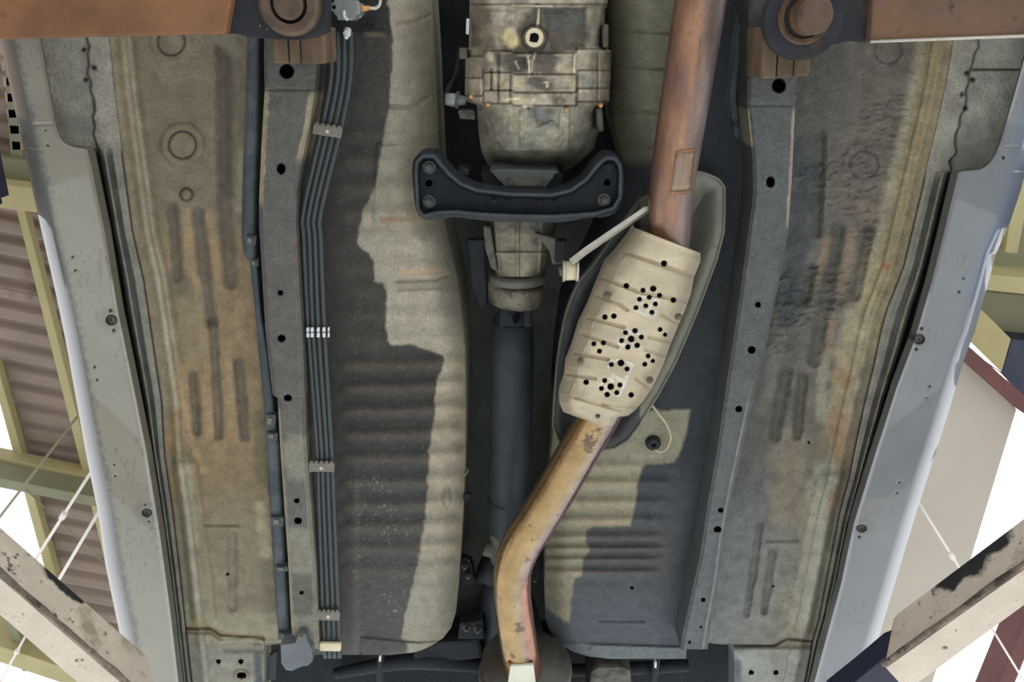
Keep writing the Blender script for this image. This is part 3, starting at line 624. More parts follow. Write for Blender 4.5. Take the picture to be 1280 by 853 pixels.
strip('floor_pan', rl, rr, zf_fr, cf_fr, M_floor, car, 1.6, {'t': .05, 'b': .03, 'l': .05}, label='grey wrinkled outer floor pan with long pressed ribs on the right')

# ---- frame rails
HL = [(358.5, 89, 9.5, 9.5), (351.5, 211, 5.5, 7), (350.5, 366, 3.3, 3.3), (352, 423, 5.2, 4.6), (360, 497.5, 5, 4), (371, 626, 3.6, 3), (372.5, 651, 5, 4), (377, 741, 2.6, 2)]
HR = [(973.5, 107, 9, 9.5), (963, 227.5, 5.5, 7), (947.5, 381, 3.6, 3.6), (939.5, 437.5, 5, 4.6), (923.5, 511.5, 4.6, 3.8), (901, 638, 3.6, 3), (897, 662, 5, 3.8), (879, 750, 2.8, 2.2), (876, 784, 1.5, 1.2), (862, 803, 1.6, 1.3)]
def rail(Le, Re, holes, left):
    def zf(X, Y, U, V):
        w = np.maximum(Re(Y)-Le(Y), 1); t = np.minimum(U, 1-U)*w
        z = 1.928+.008*(1-ss(0, 5, t))+.0015*ss(3, 5, np.abs(t-0))*0
        z = z+(.006*ss(494, 497, Y) if left else .004*ss(505, 508, Y+(X-925)*.0))
        z = z+.0025*(1-ss(.8, 2, np.abs(Y-(112 if left else 132))))
        z = z+cup(X, Y, holes, .035)+.0015*(fbm(X, Y, 6, 2)-.5)
        if not left: z = z-.003*(1-ss(1, 3, np.abs(U-.82)*w))*ss(480, 520, Y)
        return z
    def cf(X, Y, U, V):
        w = np.maximum(Re(Y)-Le(Y), 1); tl = U*w; tr = (1-U)*w; n = 3*(fbm(X, Y, 9, 4)-.5)
        if left:
            C = flat(X, (92, 90, 86)); C = mix(C, .5*(1-ss(100, 130, Y)), (84, 84, 80))
            C = mix(C, (1-ss(4, 6.5, tl+n))*ss(108, 118, Y)*(1-ss(248, 262, Y))*.9, (158, 148, 122)); C = mix(C, (1-ss(5, 8, tr+n))*ss(112, 122, Y)*(1-ss(190, 210, Y))*.85, (150, 140, 116))
            C = mix(C, (1-ss(2, 8, tr))*ss(240, 300, Y)*(1-ss(500, 560, Y))*.4, (120, 112, 104))
            lo = ss(500, 520, Y); pale = np.maximum(np.maximum((1-ss(18, 30, np.hypot((X-372), (Y-570)*.9)+14*(fbm(X, Y, 16, 5)-.5))), ss(655, 665, Y+8*(fbm(X, Y, 18, 6)-.5))*(1-ss(712, 722, Y+10*(fbm(X, Y, 18, 2)-.5)))), np.maximum(ss(763, 775, Y+10*(fbm(X, Y, 18, 2)-.5)), (1-ss(4, 7, tr+n))*ss(560, 600, Y)))
            C = mix(C, lo*.5, (100, 98, 90)); C = mix(C, pale*lo*.9, (126, 123, 110)); C = mix(C, .7*(1-ss(2, 5, tl+n))*lo, (150, 144, 124))
        else:
            C = flat(X, (88, 90, 88)); C = mix(C, .5*ss(420, 620, Y), (100, 104, 106))
            C = mix(C, (1-ss(2.5, 4.5, tr+n))*ss(130, 145, Y)*(1-ss(275, 290, Y))*.9, (150, 146, 130)); C = mix(C, (1-ss(1.5, 3.2, tl+n*.5))*ss(134, 142, Y)*(1-ss(180, 186, Y))*.9, (152, 144, 120))
            C = mix(C, .5*(1-ss(1, 3, np.abs(U-.82)*w))*ss(470, 520, Y), (134, 134, 128))
        for cx, cy, rx, ry in holes:
            C = mix(C, 1-ss(.82, 1.05, np.hypot((X-cx)/rx, (Y-cy)/ry)), (16, 17, 20))  # hole interior painted near-black, as if unlit
        return mottle(C, X, Y, 15, .12, 1)
    rl, rr = rows(Le, Re, -30, 812, 250)
    return strip('frame_rail', rl, rr, zf, cf, M_coat, car, 1.4, {'l': .07, 'r': .07, 't': .06, 'b': .06}, flank={'l': .62, 'r': .62}, label='left frame rail with round drain holes' if left else 'right frame rail with round drain holes')  # side walls take a darker colour in place of their shading
rail(eRailLl, eRailLr, HL, True); rail(eRailRl, eRailRr, HR, False)

# ---- inner floor pans beside the tunnel
eTunL = E([(536, -60), (540, 0), (545, 100), (548, 180), (556, 280), (568, 330), (574, 365), (581, 433), (582.5, 500), (582, 570), (579, 640), (573, 735), (570, 765), (564, 785), (554, 798), (542, 806), (528, 813), (513, 817), (490, 819), (455, 820)])
def eInL(y): return eRailLr(y)-8
BEIGE_L = [(485, -60), (485, 0), (490, 34), (492, 65), (487, 136), (480, 163), (475, 204), (468, 235), (456, 262), (449, 290), (446, 304), (453, 311), (463, 316), (467, 326), (468, 351), (479, 353), (484, 365), (482, 396), (485, 426), (490, 431), (514, 430), (535, 436), (553, 445), (555, 452), (547, 477), (543, 518), (540, 545), (537, 567), (532, 649), (527, 680), (520, 715), (513, 745), (505, 776), (504, 797), (509, 808), (512, 830), (640, 830), (640, -60)]
CRESTS = np.array([100, 135, 170, 202, 235, 268, 300, 335, 365, 395, 425, 457, 486, 515, 545, 574, 605, 634, 661, 688, 715, 745, 775, 805, 835], float)
def ribz(Y): return np.cos(2*np.pi*np.interp(Y, CRESTS, np.arange(len(CRESTS))))
def rib_amp(Y): return np.interp(Y, [0, 140, 165, 270, 300, 330, 430, 455, 640, 720, 740, 820], [0, .0, .6, .6, .2, .3, .3, 1, 1, .5, 0, 0])
def zf_il(X, Y, U, V):
    ed = eTunL(Y)-X
    z = ZF+.0*X
    z = z-.005*ribz(Y+(.10*np.clip(70-ed, 0, 70)*(ed < 70))*(Y > 420))*rib_amp(Y)*ss(420, 436, X)*ss(-2, 10, ed)
    z = z+np.interp(Y, [0, 250, 430], [.12, .10, .05])*np.clip(1-ed/np.interp(Y, [0, 250, 430], [66, 58, 34]), 0, 1)**2.2
    z = z+.018*(1-ss(412, 434, X))*0
    z = z-.006*ss(438, 446, X)*(1-ss(150, 165, Y))*0
    for pts, w, a in (([(498, 30), (520, 27), (536, 20)], 2.5, .006), ([(490, 133), (515, 135), (535, 122)], 3, .007), ([(478, 181), (520, 178), (540, 168)], 2, .004), ([(497, 352), (545, 350), (560, 344)], 2, .005), ([(500, 366), (550, 364)], 3, -.004)): z = z+a*(1-ss(w*.4, w*1.4, sdl(X, Y, pts)))
    z = z-.005*(1-ss(.5, 1.6, sdp(X, Y, [(472, 180), (480, 178), (545, 178), (545, 274), (474, 279), (468, 274)])))*(X < 560)
    d = np.hypot((X-560)/5, (Y-622)/12); z = z+.006*np.exp(-((d-1)/.3)**2)
    z = z-.004*ss(801, 803, Y-.10*(X-500))*ss(450, 452, X)
    return z+.0015*(fbm(X, Y, 6, 3)-.5)
def cf_il(X, Y, U, V):
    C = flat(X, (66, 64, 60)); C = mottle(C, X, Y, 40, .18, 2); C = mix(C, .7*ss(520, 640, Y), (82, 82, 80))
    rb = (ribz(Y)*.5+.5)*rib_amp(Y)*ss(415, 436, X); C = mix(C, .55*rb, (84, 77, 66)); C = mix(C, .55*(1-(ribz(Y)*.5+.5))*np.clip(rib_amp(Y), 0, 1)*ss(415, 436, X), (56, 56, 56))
    C = mix(C, .7*(1-ss(430, 442, X))*(1-ss(30, 60, Y-100)), (54, 55, 56)); C = mix(C, .4*np.exp(-((X-446)/5)**2)*ss(560, 640, Y), (104, 102, 94))
    C = mix(C, .8*(1-ss(38, 46, Y)), (40, 41, 42)); C = mix(C, .6*(1-ss(2, 4, np.abs(Y-43)))*ss(452, 458, X)*(1-ss(478, 482, X)), (104, 96, 80))
    sp = ss(.83, .87, vn(X, Y, 2.0, 7))*ss(.35, .7, fbm(X, Y, 30, 1))*ss(560, 600, Y)*(1-ss(770, 800, Y))*ss(436, 446, X)*(1-ss(490, 530, X)); C = mix(C, .55*sp, (150, 146, 132)); C = mix(C, .25*ss(.88, .9, vn(X, Y, 1.8, 3))*ss(430, 440, X), (130, 126, 112))
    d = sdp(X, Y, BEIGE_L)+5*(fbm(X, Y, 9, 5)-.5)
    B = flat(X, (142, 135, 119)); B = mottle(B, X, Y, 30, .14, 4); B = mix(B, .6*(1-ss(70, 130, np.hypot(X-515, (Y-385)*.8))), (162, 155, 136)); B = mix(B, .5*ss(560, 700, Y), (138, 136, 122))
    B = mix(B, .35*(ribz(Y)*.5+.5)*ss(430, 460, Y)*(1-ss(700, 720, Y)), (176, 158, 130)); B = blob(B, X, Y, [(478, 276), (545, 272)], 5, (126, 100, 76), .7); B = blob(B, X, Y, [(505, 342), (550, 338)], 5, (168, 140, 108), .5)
    B = mix(B, .55*ss(535, 565, X)*(1-ss(380, 430, Y)), (110, 108, 98)); B = mix(B, .7*(1-ss(10, 30, np.hypot(X-530, (Y-230)*.5)-8)), (124, 116, 98))  # darkening towards the tunnel edge paints in the shade of the curve
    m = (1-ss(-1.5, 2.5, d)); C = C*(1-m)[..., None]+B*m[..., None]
    ed = eTunL(Y)-X
    C = mix(C, .8*(1-ss(.8, 2, np.abs(Y-802-.10*(X-500)+.0028*np.clip(X-505, 0, 80)**2)))*ss(455, 458, X), (78, 74, 64))
    return mottle(C, X, Y, 10, .10, 0)
rl, rr = rows(eInL, eTunL, -30, 819, 320)
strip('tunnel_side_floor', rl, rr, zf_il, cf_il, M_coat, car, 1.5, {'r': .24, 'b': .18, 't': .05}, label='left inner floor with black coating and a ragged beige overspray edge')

eTunR = E([(756, -60), (758, 0), (762, 100), (766, 150), (780, 200), (770, 260), (728, 350), (706, 400), (698, 457), (692, 540), (686, 600), (683, 680), (681, 745), (682, 775), (686, 787), (693, 798), (703, 807), (716, 815), (735, 821), (760, 824), (830, 825)])
def eInR(y): return eRailRl(y)+8
BEIGE_R = [(640, 520), (760, 520), (790, 515), (862, 513), (858, 540), (850, 562), (843, 578), (808, 580), (802, 584), (797, 602), (792, 640), (787, 657), (740, 658), (733, 662), (731, 676), (736, 688), (729, 700), (727, 719), (718, 722), (714, 750), (711, 778), (690, 766), (640, 720)]
CR2 = np.array([560, 583, 605, 630, 652, 673, 687, 701, 716, 740, 770, 800, 830], float)
def ribr(Y): return np.cos(2*np.pi*np.interp(Y, CR2, np.arange(len(CR2))))
def zf_ir(X, Y, U, V):
    ed = X-eTunR(Y)
    z = ZF+.0*X
    amp = np.interp(Y, [560, 590, 620, 716, 740], [0, .9, 1, .9, 0])*(1-ss(815, 850, X+.18*(Y-640)))
    z = z-.005*ribr(Y)*amp
    z = z+np.interp(Y, [150, 260, 430], [.12, .08, .05])*np.clip(1-ed/np.interp(Y, [150, 260, 430], [56, 40, 30]), 0, 1)**2.2
    for y0 in (40, 85, 140, 185): z = z+.004*(1-ss(1, 3, np.abs(Y-y0-.06*(X-800))))*(1-ss(850, 870, X))
    z = z-.010*(1-ss(3, 7, sdl(X, Y, [(945, -40), (925, 40), (916, 120), (922, 170)])))
    z = z+.003*(1-ss(.8, 2, np.abs(Y-776-.02*(X-750))))*ss(745, 750, X)*(1-ss(805, 808, X))
    z = z-.004*ss(806, 808, Y-.03*(X-760))*ss(735, 740, X)
    z = z+cup(X, Y, [(790, 735, 2.2, 1.8)], .02)
    return z+.0016*(fbm(X, Y, 6, 3)-.5)
def cf_ir(X, Y, U, V):
    C = flat(X, (54, 57, 60)); C = mottle(C, X, Y, 45, .16, 2); C = mix(C, .8*ss(540, 660, Y)*(1-ss(845, 880, X+.22*(Y-640))), (82, 83, 84)); C = mix(C, .5*ss(690, 780, Y), (86, 92, 98))
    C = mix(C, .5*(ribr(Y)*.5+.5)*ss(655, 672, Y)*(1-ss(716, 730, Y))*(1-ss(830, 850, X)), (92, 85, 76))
    C = mix(C, (1-ss(850, 880, X+.0*Y))*(1-ss(190, 215, Y)), (112, 110, 93))
    C = mix(C, .6*(1-ss(3, 8, sdl(X, Y, [(940, -40), (922, 40), (914, 120), (918, 145)]))), (84, 92, 94)); C = mix(C, .5*(1-ss(4, 10, np.hypot(X-922, Y-165))), (88, 98, 104))
    d = sdp(X, Y, BEIGE_R)+4*(fbm(X, Y, 9, 5)-.5); B = flat(X, (136, 132, 112)); B = mottle(B, X, Y, 26, .14, 4); B = mix(B, .45*(ribr(Y)*.5+.5)*ss(575, 600, Y), (158, 144, 116)); B = mix(B, .5*(1-ss(690, 740, X)), (110, 110, 96))
    m = 1-ss(-2, 3, d); C = C*(1-m)[..., None]+B*m[..., None]
    C = mix(C, .6*ss(806, 808, Y-.03*(X-760))*(1-ss(.3, 1, (X-830)/60)), (112, 118, 118)); C = mix(C, .8*(1-ss(.5, 1.6, np.abs(Y-805.5-.03*(X-760))))*ss(725, 740, X), (52, 54, 56))
    C = mix(C, 1-ss(.75, 1.1, np.hypot((X-790)/2.2, (Y-735)/1.8)), (26, 26, 26))  # small hole painted dark inside to stand in for shade
    return mottle(C, X, Y, 10, .10, 0)
rl, rr = rows(eTunR, eInR, -30, 824, 320)
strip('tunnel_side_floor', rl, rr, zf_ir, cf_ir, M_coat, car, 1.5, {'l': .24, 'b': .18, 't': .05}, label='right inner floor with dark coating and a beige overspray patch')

# ---- tunnel roof, rear floor
def zf_t(X, Y, U, V): return 2.235+.02*np.cos((U-.5)*3)*0-.004*np.cos(Y/16)+.002*(fbm(X, Y, 20, 1)-.5)
def cf_t(X, Y, U, V): return mottle(mix(mix(flat(X, (80, 84, 80)), ss(.4, .7, fbm(X, Y, 60, 2))*.5, (100, 104, 94)), 1-ss(230, 300, Y), (26, 28, 30)), X, Y, 20, .15, 1)  # front stretch painted near-black to stand in for recess shade
rl, rr = rows(E([(515, -80), (540, 300), (560, 860)]), E([(800, -80), (780, 300), (715, 860)]), -60, 850, 40)
strip('tunnel_roof', rl, rr, zf_t, cf_t, M_coat, car, 4, {'l': .03, 'r': .03})
def zf_rf(X, Y, U, V): return 2.16+.012*np.sin(X/26)+.004*(fbm(X, Y, 30, 1)-.5)
def cf_rf(X, Y, U, V): return mottle(flat(X, (32, 35, 38)), X, Y, 40, .3, 1)
rl, rr = rows(E([(310, 770), (316, 930)]), E([(960, 770), (950, 930)]), 800, 920, 20)
strip('rear_floor', rl, rr, zf_rf, cf_rf, M_coat, car, 4, {'t': .08, 'b': .05, 'l': .05, 'r': .05})
tube_px('rear_crossmember', [(420, 842, 2.13), (500, 828, 2.10), (545, 826, 2.09), (600, 832, 2.10), (720, 838, 2.12), (860, 832, 2.12)], [7, 10, 12, 9, 8, 8], M_dark, car, 12)
prism('suspension_bracket', [(518, 812), (544, 804), (600, 800), (604, 824), (560, 829), (516, 826)], 2.08, 2.16, M_dark, car, .008)
prism('fuel_tank_edge', [(738, 842), (748, 835), (778, 835), (789, 839), (791, 880), (735, 880)], 2.03, 2.14, M_case, car, .012)
o = tube_px('rubber_hanger', [(477, 815, 2.11), (476, 832, 2.10), (474, 868, 2.10)], 5, M_rubber, car, 10)
o2 = tube_px('rubber_hanger', [(822, 818, 2.11), (819, 834, 2.10), (814, 868, 2.10)], 5, M_rubber, car, 10)
for oo, (x, y) in ((o, (475, 824)), (o2, (819.5, 832))): prism('paint_dab', rect(x, y, 2.4, 7, 4), 2.074, 2.085, M_white, oo)

# ---- gearbox
eTl = E([(586, -60), (587, 4), (586, 60), (582, 62), (581, 118), (583, 127), (596, 131), (598, 165), (602, 190), (612, 212), (624, 219)])
eTr = E([(762, -60), (760, 6), (757, 12), (755, 58), (760, 61), (765, 64), (762, 128), (751, 133), (750, 160), (747, 168), (742, 186), (722, 205), (700, 219)])
GXC = E([(672, 0), (668, 220)])
def gsh(X): return 7*(1-ss(602, 606, X))+2.5*ss(640, 642, X)*(1-ss(719, 722, X))-2.5*ss(719, 722, X)
def zf_g(X, Y, U, V):
    s = 2*U-1; ex = np.interp(Y, [60, 128, 140, 190], [6.0, 7.0, 3.6, 2.8]); Y = Y-gsh(X)*ss(56, 62, Y)*(1-ss(140, 150, Y))
    z = np.interp(Y, [-60, 4, 10, 60, 66, 88, 92, 113, 128, 134, 165, 188, 200, 219], [1.935, 1.935, 1.945, 1.945, 1.937, 1.934, 1.930, 1.932, 1.934, 1.948, 1.95, 1.962, 1.995, 2.05])
    z = z+.16*(1-np.sqrt(np.clip(1-np.abs(s)**ex*.999, 0, 1)))
    for yc, a in ((5, .004), (63, .003), (90.5, .004), (113, .004), (130, .004)): z = z+a*np.exp(-((Y-yc)/1.3)**2)
    R = lambda x0, y0, y1, w, a: a*(1-ss(w*.4, w, np.abs(X-x0)))*ss(y0-1, y0+1, Y)*(1-ss(y1-1, y1+1, Y))
    z = z+R(672, 6, 36, 4.5, -.006)+R(661, 66, 92, 4, -.006)+R(668, 66, 92, 2.5, -.006)+R(718, 66, 94, 3, -.006)+R(604, 86, 130, 2, .004)+R(614, 86, 113, 2, .005)+R(623, 66, 130, 2.5, .005)+R(638, 92, 130, 2, .004)+R(661, 92, 113, 5, -.004)+R(721, 92, 134, 2.5, .005)+R(747, 66, 128, 2, .004)+R(693, 113, 134, 2, .004)
    z = z-.010*(1-ss(8, 16, np.hypot(X-638, (Y-46)*.75)))-.010*(1-ss(4, 9, np.hypot(X-612, Y-68)))-.006*(1-ss(14, 17.5, np.hypot(X-668, Y-47)))
    z = z+.005*(1-ss(-1, 1.5, sdp(X, Y, [(680, 12), (733, 12), (733, 60), (690, 60)])))-.003*(1-ss(-1, 2, sdp(X, Y, [(664, 95), (684, 95), (684, 112), (664, 112)])))
    z = z+R(652, 134, 185, 3, -.003)+R(710, 134, 185, 3, -.003)+.006*(1-ss(-1, 2, sdp(X, Y, [(668, 134), (700, 134), (698, 160), (690, 150), (672, 158)])))
    z = z-.006*(1-ss(3, 5, np.hypot(X-620, Y-174)))
    for cx, cy, r, a in ((598, 46, 5, .007), (633, 106, 6, .005), (736, 104, 8, .005), (756, 102, 4, -.006), (700, 124, 5, .004), (590, 96, 5, .005), (612, 150, 5, .004), (736, 158, 7, .004), (640, 20, 7, .004)): z = z-a*(1-ss(r*.6, r, np.hypot(X-cx, Y-cy)))
    z = z+.005*(1-ss(-1, 1.5, sdp(X, Y, [(630, 70), (655, 70), (655, 86), (630, 88)])))+.004*(1-ss(-1, 1.5, sdp(X, Y, [(690, 95), (715, 95), (715, 108), (690, 108)])))-.004*(1-ss(-1, 2, sdp(X, Y, [(598, 14), (640, 14), (636, 30), (600, 34)])))
    return z+.004*(fbm(X, Y, 11, 2)-.5)+.003*(fbm(X, Y, 4, 1)-.5)
def cf_g(X, Y, U, V):
    C = flat(X, (158, 149, 131)); C = mottle(C, X, Y, 22, .4, 2)
    C = mix(C, .85*(1-ss(-4, 6, sdp(X, Y, [(672, 8), (732, 10), (733, 62), (700, 66), (690, 90), (640, 88), (625, 66), (650, 30)])+12*(fbm(X, Y, 14, 3)-.5))), (76, 70, 60)); C = mix(C, .6*(1-ss(-2, 4, sdp(X, Y, [(675, 12), (733, 12), (733, 34), (690, 40)])+6*(fbm(X, Y, 12, 2)-.5))), (84, 86, 84))
    C = blob(C, X, Y, [(600, 20), (605, 60), (630, 75)], 13, (92, 84, 68), .6); C = blob(C, X, Y, [(636, 44), (640, 52)], 9, (206, 188, 138), .85); C = blob(C, X, Y, [(612, 66), (613, 72)], 5, (196, 182, 150), .7)
    for p in ([(626, 100), (628, 118)], [(640, 98), (650, 108)], [(610, 95), (609, 108)], [(700, 84), (712, 88)], [(735, 75), (752, 84)], [(712, 98), (716, 110)], [(632, 124), (660, 128)]): C = blob(C, X, Y, p, 6, (172, 158, 124), .6)
    C = blob(C, X, Y, [(667, 100), (682, 108)], 8, (62, 56, 50), .8); C = blob(C, X, Y, [(690, 118), (700, 128)], 8, (96, 86, 70), .6); C = blob(C, X, Y, [(730, 98), (738, 104)], 8, (104, 106, 102), .6); C = blob(C, X, Y, [(626, 76), (645, 84)], 7, (88, 84, 76), .6)
    lo = ss(131, 136, Y); T = mottle(flat(X, (150, 146, 131)), X, Y, 30, .2, 5); T = blob(T, X, Y, [(672, 140), (690, 150)], 13, (104, 106, 104), .85); T = blob(T, X, Y, [(640, 145), (650, 160)], 9, (176, 168, 140), .7); T = blob(T, X, Y, [(705, 155), (690, 180)], 14, (158, 150, 124), .6); T = mix(T, .75*ss(184, 204, Y), (74, 72, 64)); T = blob(T, X, Y, [(655, 170), (665, 185)], 14, (120, 118, 100), .5)
    C = C*(1-lo)[..., None]+T*lo[..., None]
    Yq = Y-gsh(X)*ss(56, 62, Y)*(1-ss(140, 150, Y))
    for yc in (5.5, 63.5, 90.5, 113, 130): C = mix(C, .75*np.exp(-((Yq-yc)/1.2)**2), (44, 40, 36)); C = mix(C, .45*np.exp(-((Yq-yc-3)/1.3)**2)*ss(.4, .65, vn(X, Y, 9, 5)), (196, 184, 154))  # dark joint, then a pale line: edge wear plus painted highlight
    for (x, y0, y1) in ((604, 86, 130), (614, 86, 113), (623, 66, 130), (638, 92, 130), (721, 92, 134), (747, 66, 128)): C = mix(C, .6*(1-ss(.8, 2, np.abs(X-x)))*ss(y0-1, y0+1, Y)*(1-ss(y1-1, y1+1, Y)), (52, 48, 42))
    for p, w in (([(658, 68), (661, 76), (662, 90)], 1.2), ([(669, 67), (666, 74), (665, 90)], 1.2), ([(719, 67), (717.5, 90)], 1.3), ([(664, 95), (677, 95)], .8), ([(680, 103), (686, 103)], .8), ([(684, 103), (684, 109)], 1.2), ([(625, 36), (627, 48)], .8), ([(644, 77), (649, 87)], .8), ([(630, 125), (650, 123)], 1), ([(665, 126), (668, 124)], 1.5), ([(655, 133), (664, 133)], 1.5), ([(674, 12), (672, 32)], 1.2), ([(640, 6.5), (690, 8)], 1)): C = mix(C, .8*(1-ss(w*.6, w*1.5, sdl(X, Y, p)+1.2*(fbm(X, Y, 5, 2)-.5))), (206, 196, 172))  # bright strokes painted in as glints on the casting
    C = mix(C, .8*np.exp(-((np.hypot(X-668, Y-47)-15.5)/2)**2), (40, 37, 34))
    return mottle(C, X, Y, 7, .25, 0)
rl, rr = rows(eTl, eTr, -40, 219, 160)
gb = strip('gearbox', rl, rr, zf_g, cf_g, M_cast, car, 1.2, {'l': .08, 'r': .08, 'b': .05}, ucos=True, label='oily cast aluminium gearbox case with white-ringed drain plug')
o = PV(668, 47, 1.934)
dp = lathe('drain_plug', [(.0066, .006), (.0066, -.002), (.0122, -.002), (.0133, .0), (.0133, .008)], o, M_cream, gb, seg=30, label='pale drain plug ring with a square socket')
bm = prism_bm(rect(667.5, 47.5, 10, 10, 8), 1.931, 1.9385); putbm('square_socket', bm, M_hole, gb)
for x, y in ((589, 121), (610, 131), (708, 137), (751, 132)): bolt(x, y, 1.936, 3.2, M_copper, gb, h=.012, washer=False)
bolt(661, 136, 1.942, 3, M_rustbolt, gb, h=.01, washer=False)
prism('boss', rect(584.5, 33, 4, 20, 2), 1.99, 2.03, M_white, gb, .002)
prism('boss', rect(579, 67, 10, 14), 1.99, 2.03, M_case, gb, .003); prism('boss', rect(757, 45, 8, 30), 1.985, 2.04, M_case, gb, .004); prism('boss', rect(750, 150, 8, 30, -4), 1.985, 2.04, M_case, gb, .004)
prism('switch_bracket', [(572, 138), (592, 138), (594, 150), (575, 149)], 1.985, 2.01, M_case, gb, .003)
sw = tube_px('reverse_switch', [(557, 124, 2.0), (566, 125, 2.0), (582, 126, 2.0)], [7, 8.5, 5], M_valve, gb, 14, sm=1)
tube_px('switch_collar', [(570, 125, 2.0), (574, 125.5, 2.0)], 10.5, M_can, gb, 14, sm=1)
tube_px('switch_wire', [(556, 122, 2.01), (562, 108, 2.05), (570, 92, 2.1), (575, 60, 2.15)], 3, M_rubber, gb, 8)
prism('lug', rect(580, 213, 15, 12, 8), 2.06, 2.09, M_dark, gb, .003); bolt(583, 213, 2.055, 3, M_bolt, gb, washer=False)
# gearbox mount and crossmember
gm = prism('gearbox_mount', [(611, 214), (622, 211), (694, 213), (700, 216), (690, 219), (682, 236), (632, 236), (624, 222)], 1.958, 2.03, mat('mount_casting', (84, 87, 84), .55, .1, .2, 40, .2, 140), car, .006)
prism('rubber_pad', [(600, 214), (632, 214), (634, 243), (608, 244)], 2.0, 2.06, M_rubber, gm, .006); prism('rubber_pad', [(680, 215), (706, 215), (702, 243), (682, 243)], 2.0, 2.06, M_rubber, gm, .006)
prism('mount_plate', rect(657, 228, 44, 10), 1.953, 1.965, M_case, gm, .002)
top = [(515, 216), (515.5, 205), (518, 198), (523, 193), (532, 191), (542, 191.5), (550, 196), (557, 207), (566, 218), (578, 227), (592, 234), (606, 238), (640, 240.5), (680, 241.5), (700, 240), (715, 234), (730, 222), (742, 206), (752, 196), (760, 193), (769, 194), (776, 200), (779, 210), (780, 222)]
bot = [(517, 240), (518, 252), (520, 262), (524, 270), (532, 275), (542, 275), (552, 273), (562, 272), (575, 272), (590, 274), (606, 276), (620, 277), (640, 278), (660, 278), (680, 278.5), (700, 278), (715, 276), (730, 273), (742, 272), (752, 272), (762, 270), (770, 265), (777, 255), (780, 240)]
OUT = top+bot[::-1]
INN = [(523, 215), (524, 204), (530, 198), (541, 198), (549, 208), (560, 221), (575, 233), (595, 241), (640, 246), (690, 247), (715, 241), (735, 227), (750, 208), (758, 201), (767, 201), (772, 208), (773, 222), (772, 246), (765, 258), (745, 264), (720, 266), (690, 268), (640, 267), (600, 265), (570, 262), (545, 263), (530, 267), (525, 260)]
BH = [(536, 229, 4, 4.2), (759, 228, 3.8, 4)]
def zf_c(X, Y, U, V):
    d = sdp(X, Y, INN); return 1.912+.018*(1-ss(-2.5, 1.2, d))+.006*ss(5, 8, d)+cup(X, Y, BH, .02)
def cf_c(X, Y, U, V):
    d = sdp(X, Y, INN); C = flat(X, (26, 29, 34)); C = mix(C, .7*ss(-1, 2, d), (42, 46, 51)); C = mix(C, .5*np.exp(-((d-3)/1.5)**2), (84, 86, 86))
    C = mix(C, .5*np.exp(-((Y-274)/5)**2), (72, 74, 76))
    for cx, cy, rx, ry in BH: C = mix(C, 1-ss(.8, 1.1, np.hypot((X-cx)/rx, (Y-cy)/ry)), (10, 10, 12))  # bolt holes coloured black for their unlit depth
    return mottle(C, X, Y, 14, .15, 1)
xm = strip('crossmember', top, bot, zf_c, cf_c, M_black, car, 1.1, {'l': .05, 'r': .05, 't': .05, 'b': .05}, label='black stamped steel crossmember under the gearbox tail', nv=240, nu=70)
for x, y, mm in ((536, 210, M_bolt), (536, 253, M_bolt), (755.5, 251, M_bolt), (761, 209, M_dark)): bolt(x, y, 1.922, 6.5, mm, xm)
for x, y in ((617, 251), (634, 251), (675, 252), (694, 252)): bolt(x, y, 1.927, 4, M_dark, xm, washer=False)
# gearbox tail, ring, driveshaft
def zf_e(X, Y, U, V):
    s = 2*U-1; z = 1.985+.05*(1-np.sqrt(np.clip(1-s*s*.998, 0, 1)))
    for x0 in (647,): z = z-.006*(1-ss(1, 3, np.abs(X-x0)))
    z = z-.006*(1-ss(1, 2.8, np.abs(Y-317)))-.005*(1-ss(1, 3, np.abs(X-620-.05*(Y-300))))-.005*(1-ss(1, 3, np.abs(X-677+.05*(Y-300))))
    return z+.003*(fbm(X, Y, 6, 1)-.5)
def cf_e(X, Y, U, V):
    C = mottle(flat(X, (128, 122, 104)), X, Y, 14, .3, 2); C = mix(C, .6*(1-ss(286, 296, Y)), (60, 60, 58)); C = blob(C, X, Y, [(670, 302), (676, 300)], 8, (92, 92, 88), .6)
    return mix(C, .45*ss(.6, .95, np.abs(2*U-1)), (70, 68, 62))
te = strip('gearbox_tail', [(606, 270), (612, 300), (616, 330), (620, 346)], [(700, 270), (690, 300), (684, 330), (676, 346)], zf_e, cf_e, M_cast, car, 1.1, {'l': .1, 'r': .1, 'b': .05, 't': .05}, ucos=True, label='ribbed grey gearbox tail housing')
prism('side_bracket', [(668, 291), (700, 300), (706, 304), (707, 330), (690, 331), (688, 312), (676, 300)], 1.98, 2.0, M_case, te, .003); prism('bracket_tab', rect(701, 315, 14, 28, 2), 1.972, 1.99, M_dark, te, .003)
prism('side_ear', [(604, 282), (613, 284), (622, 340), (614, 336), (606, 310)], 1.995, 2.03, M_case, te, .003)
tube_px('seal_ring', [(647, 341, 2.03), (647, 351, 2.03)], [36, 35], M_can, te, 32, sm=1)
tube_px('dust_ring', [(646, 353, 2.035), (645, 358, 2.035), (644, 376, 2.037), (643.5, 380, 2.037)], [34, 35, 33, 28], mat('worn_cast_ring', (108, 102, 86), .5, .2, .3, 50, .3, 160, spot=(66, 64, 58), spot_amt=.3, spot_scale=25), te, 36, sm=1)
ds = tube_px('driveshaft', [(641, 402, 2.06), (640.5, 440, 2.06), (638, 560, 2.065), (634, 662, 2.07)], [25, 27, 26, 23.5], M_shaft, car, 28, sm=1, label='dark grey driveshaft tube running down the tunnel')
tube_px('yoke', [(644, 378, 2.05), (643, 392, 2.055), (641, 404, 2.06)], [16, 20, 25], M_dark, ds, 20, sm=1)
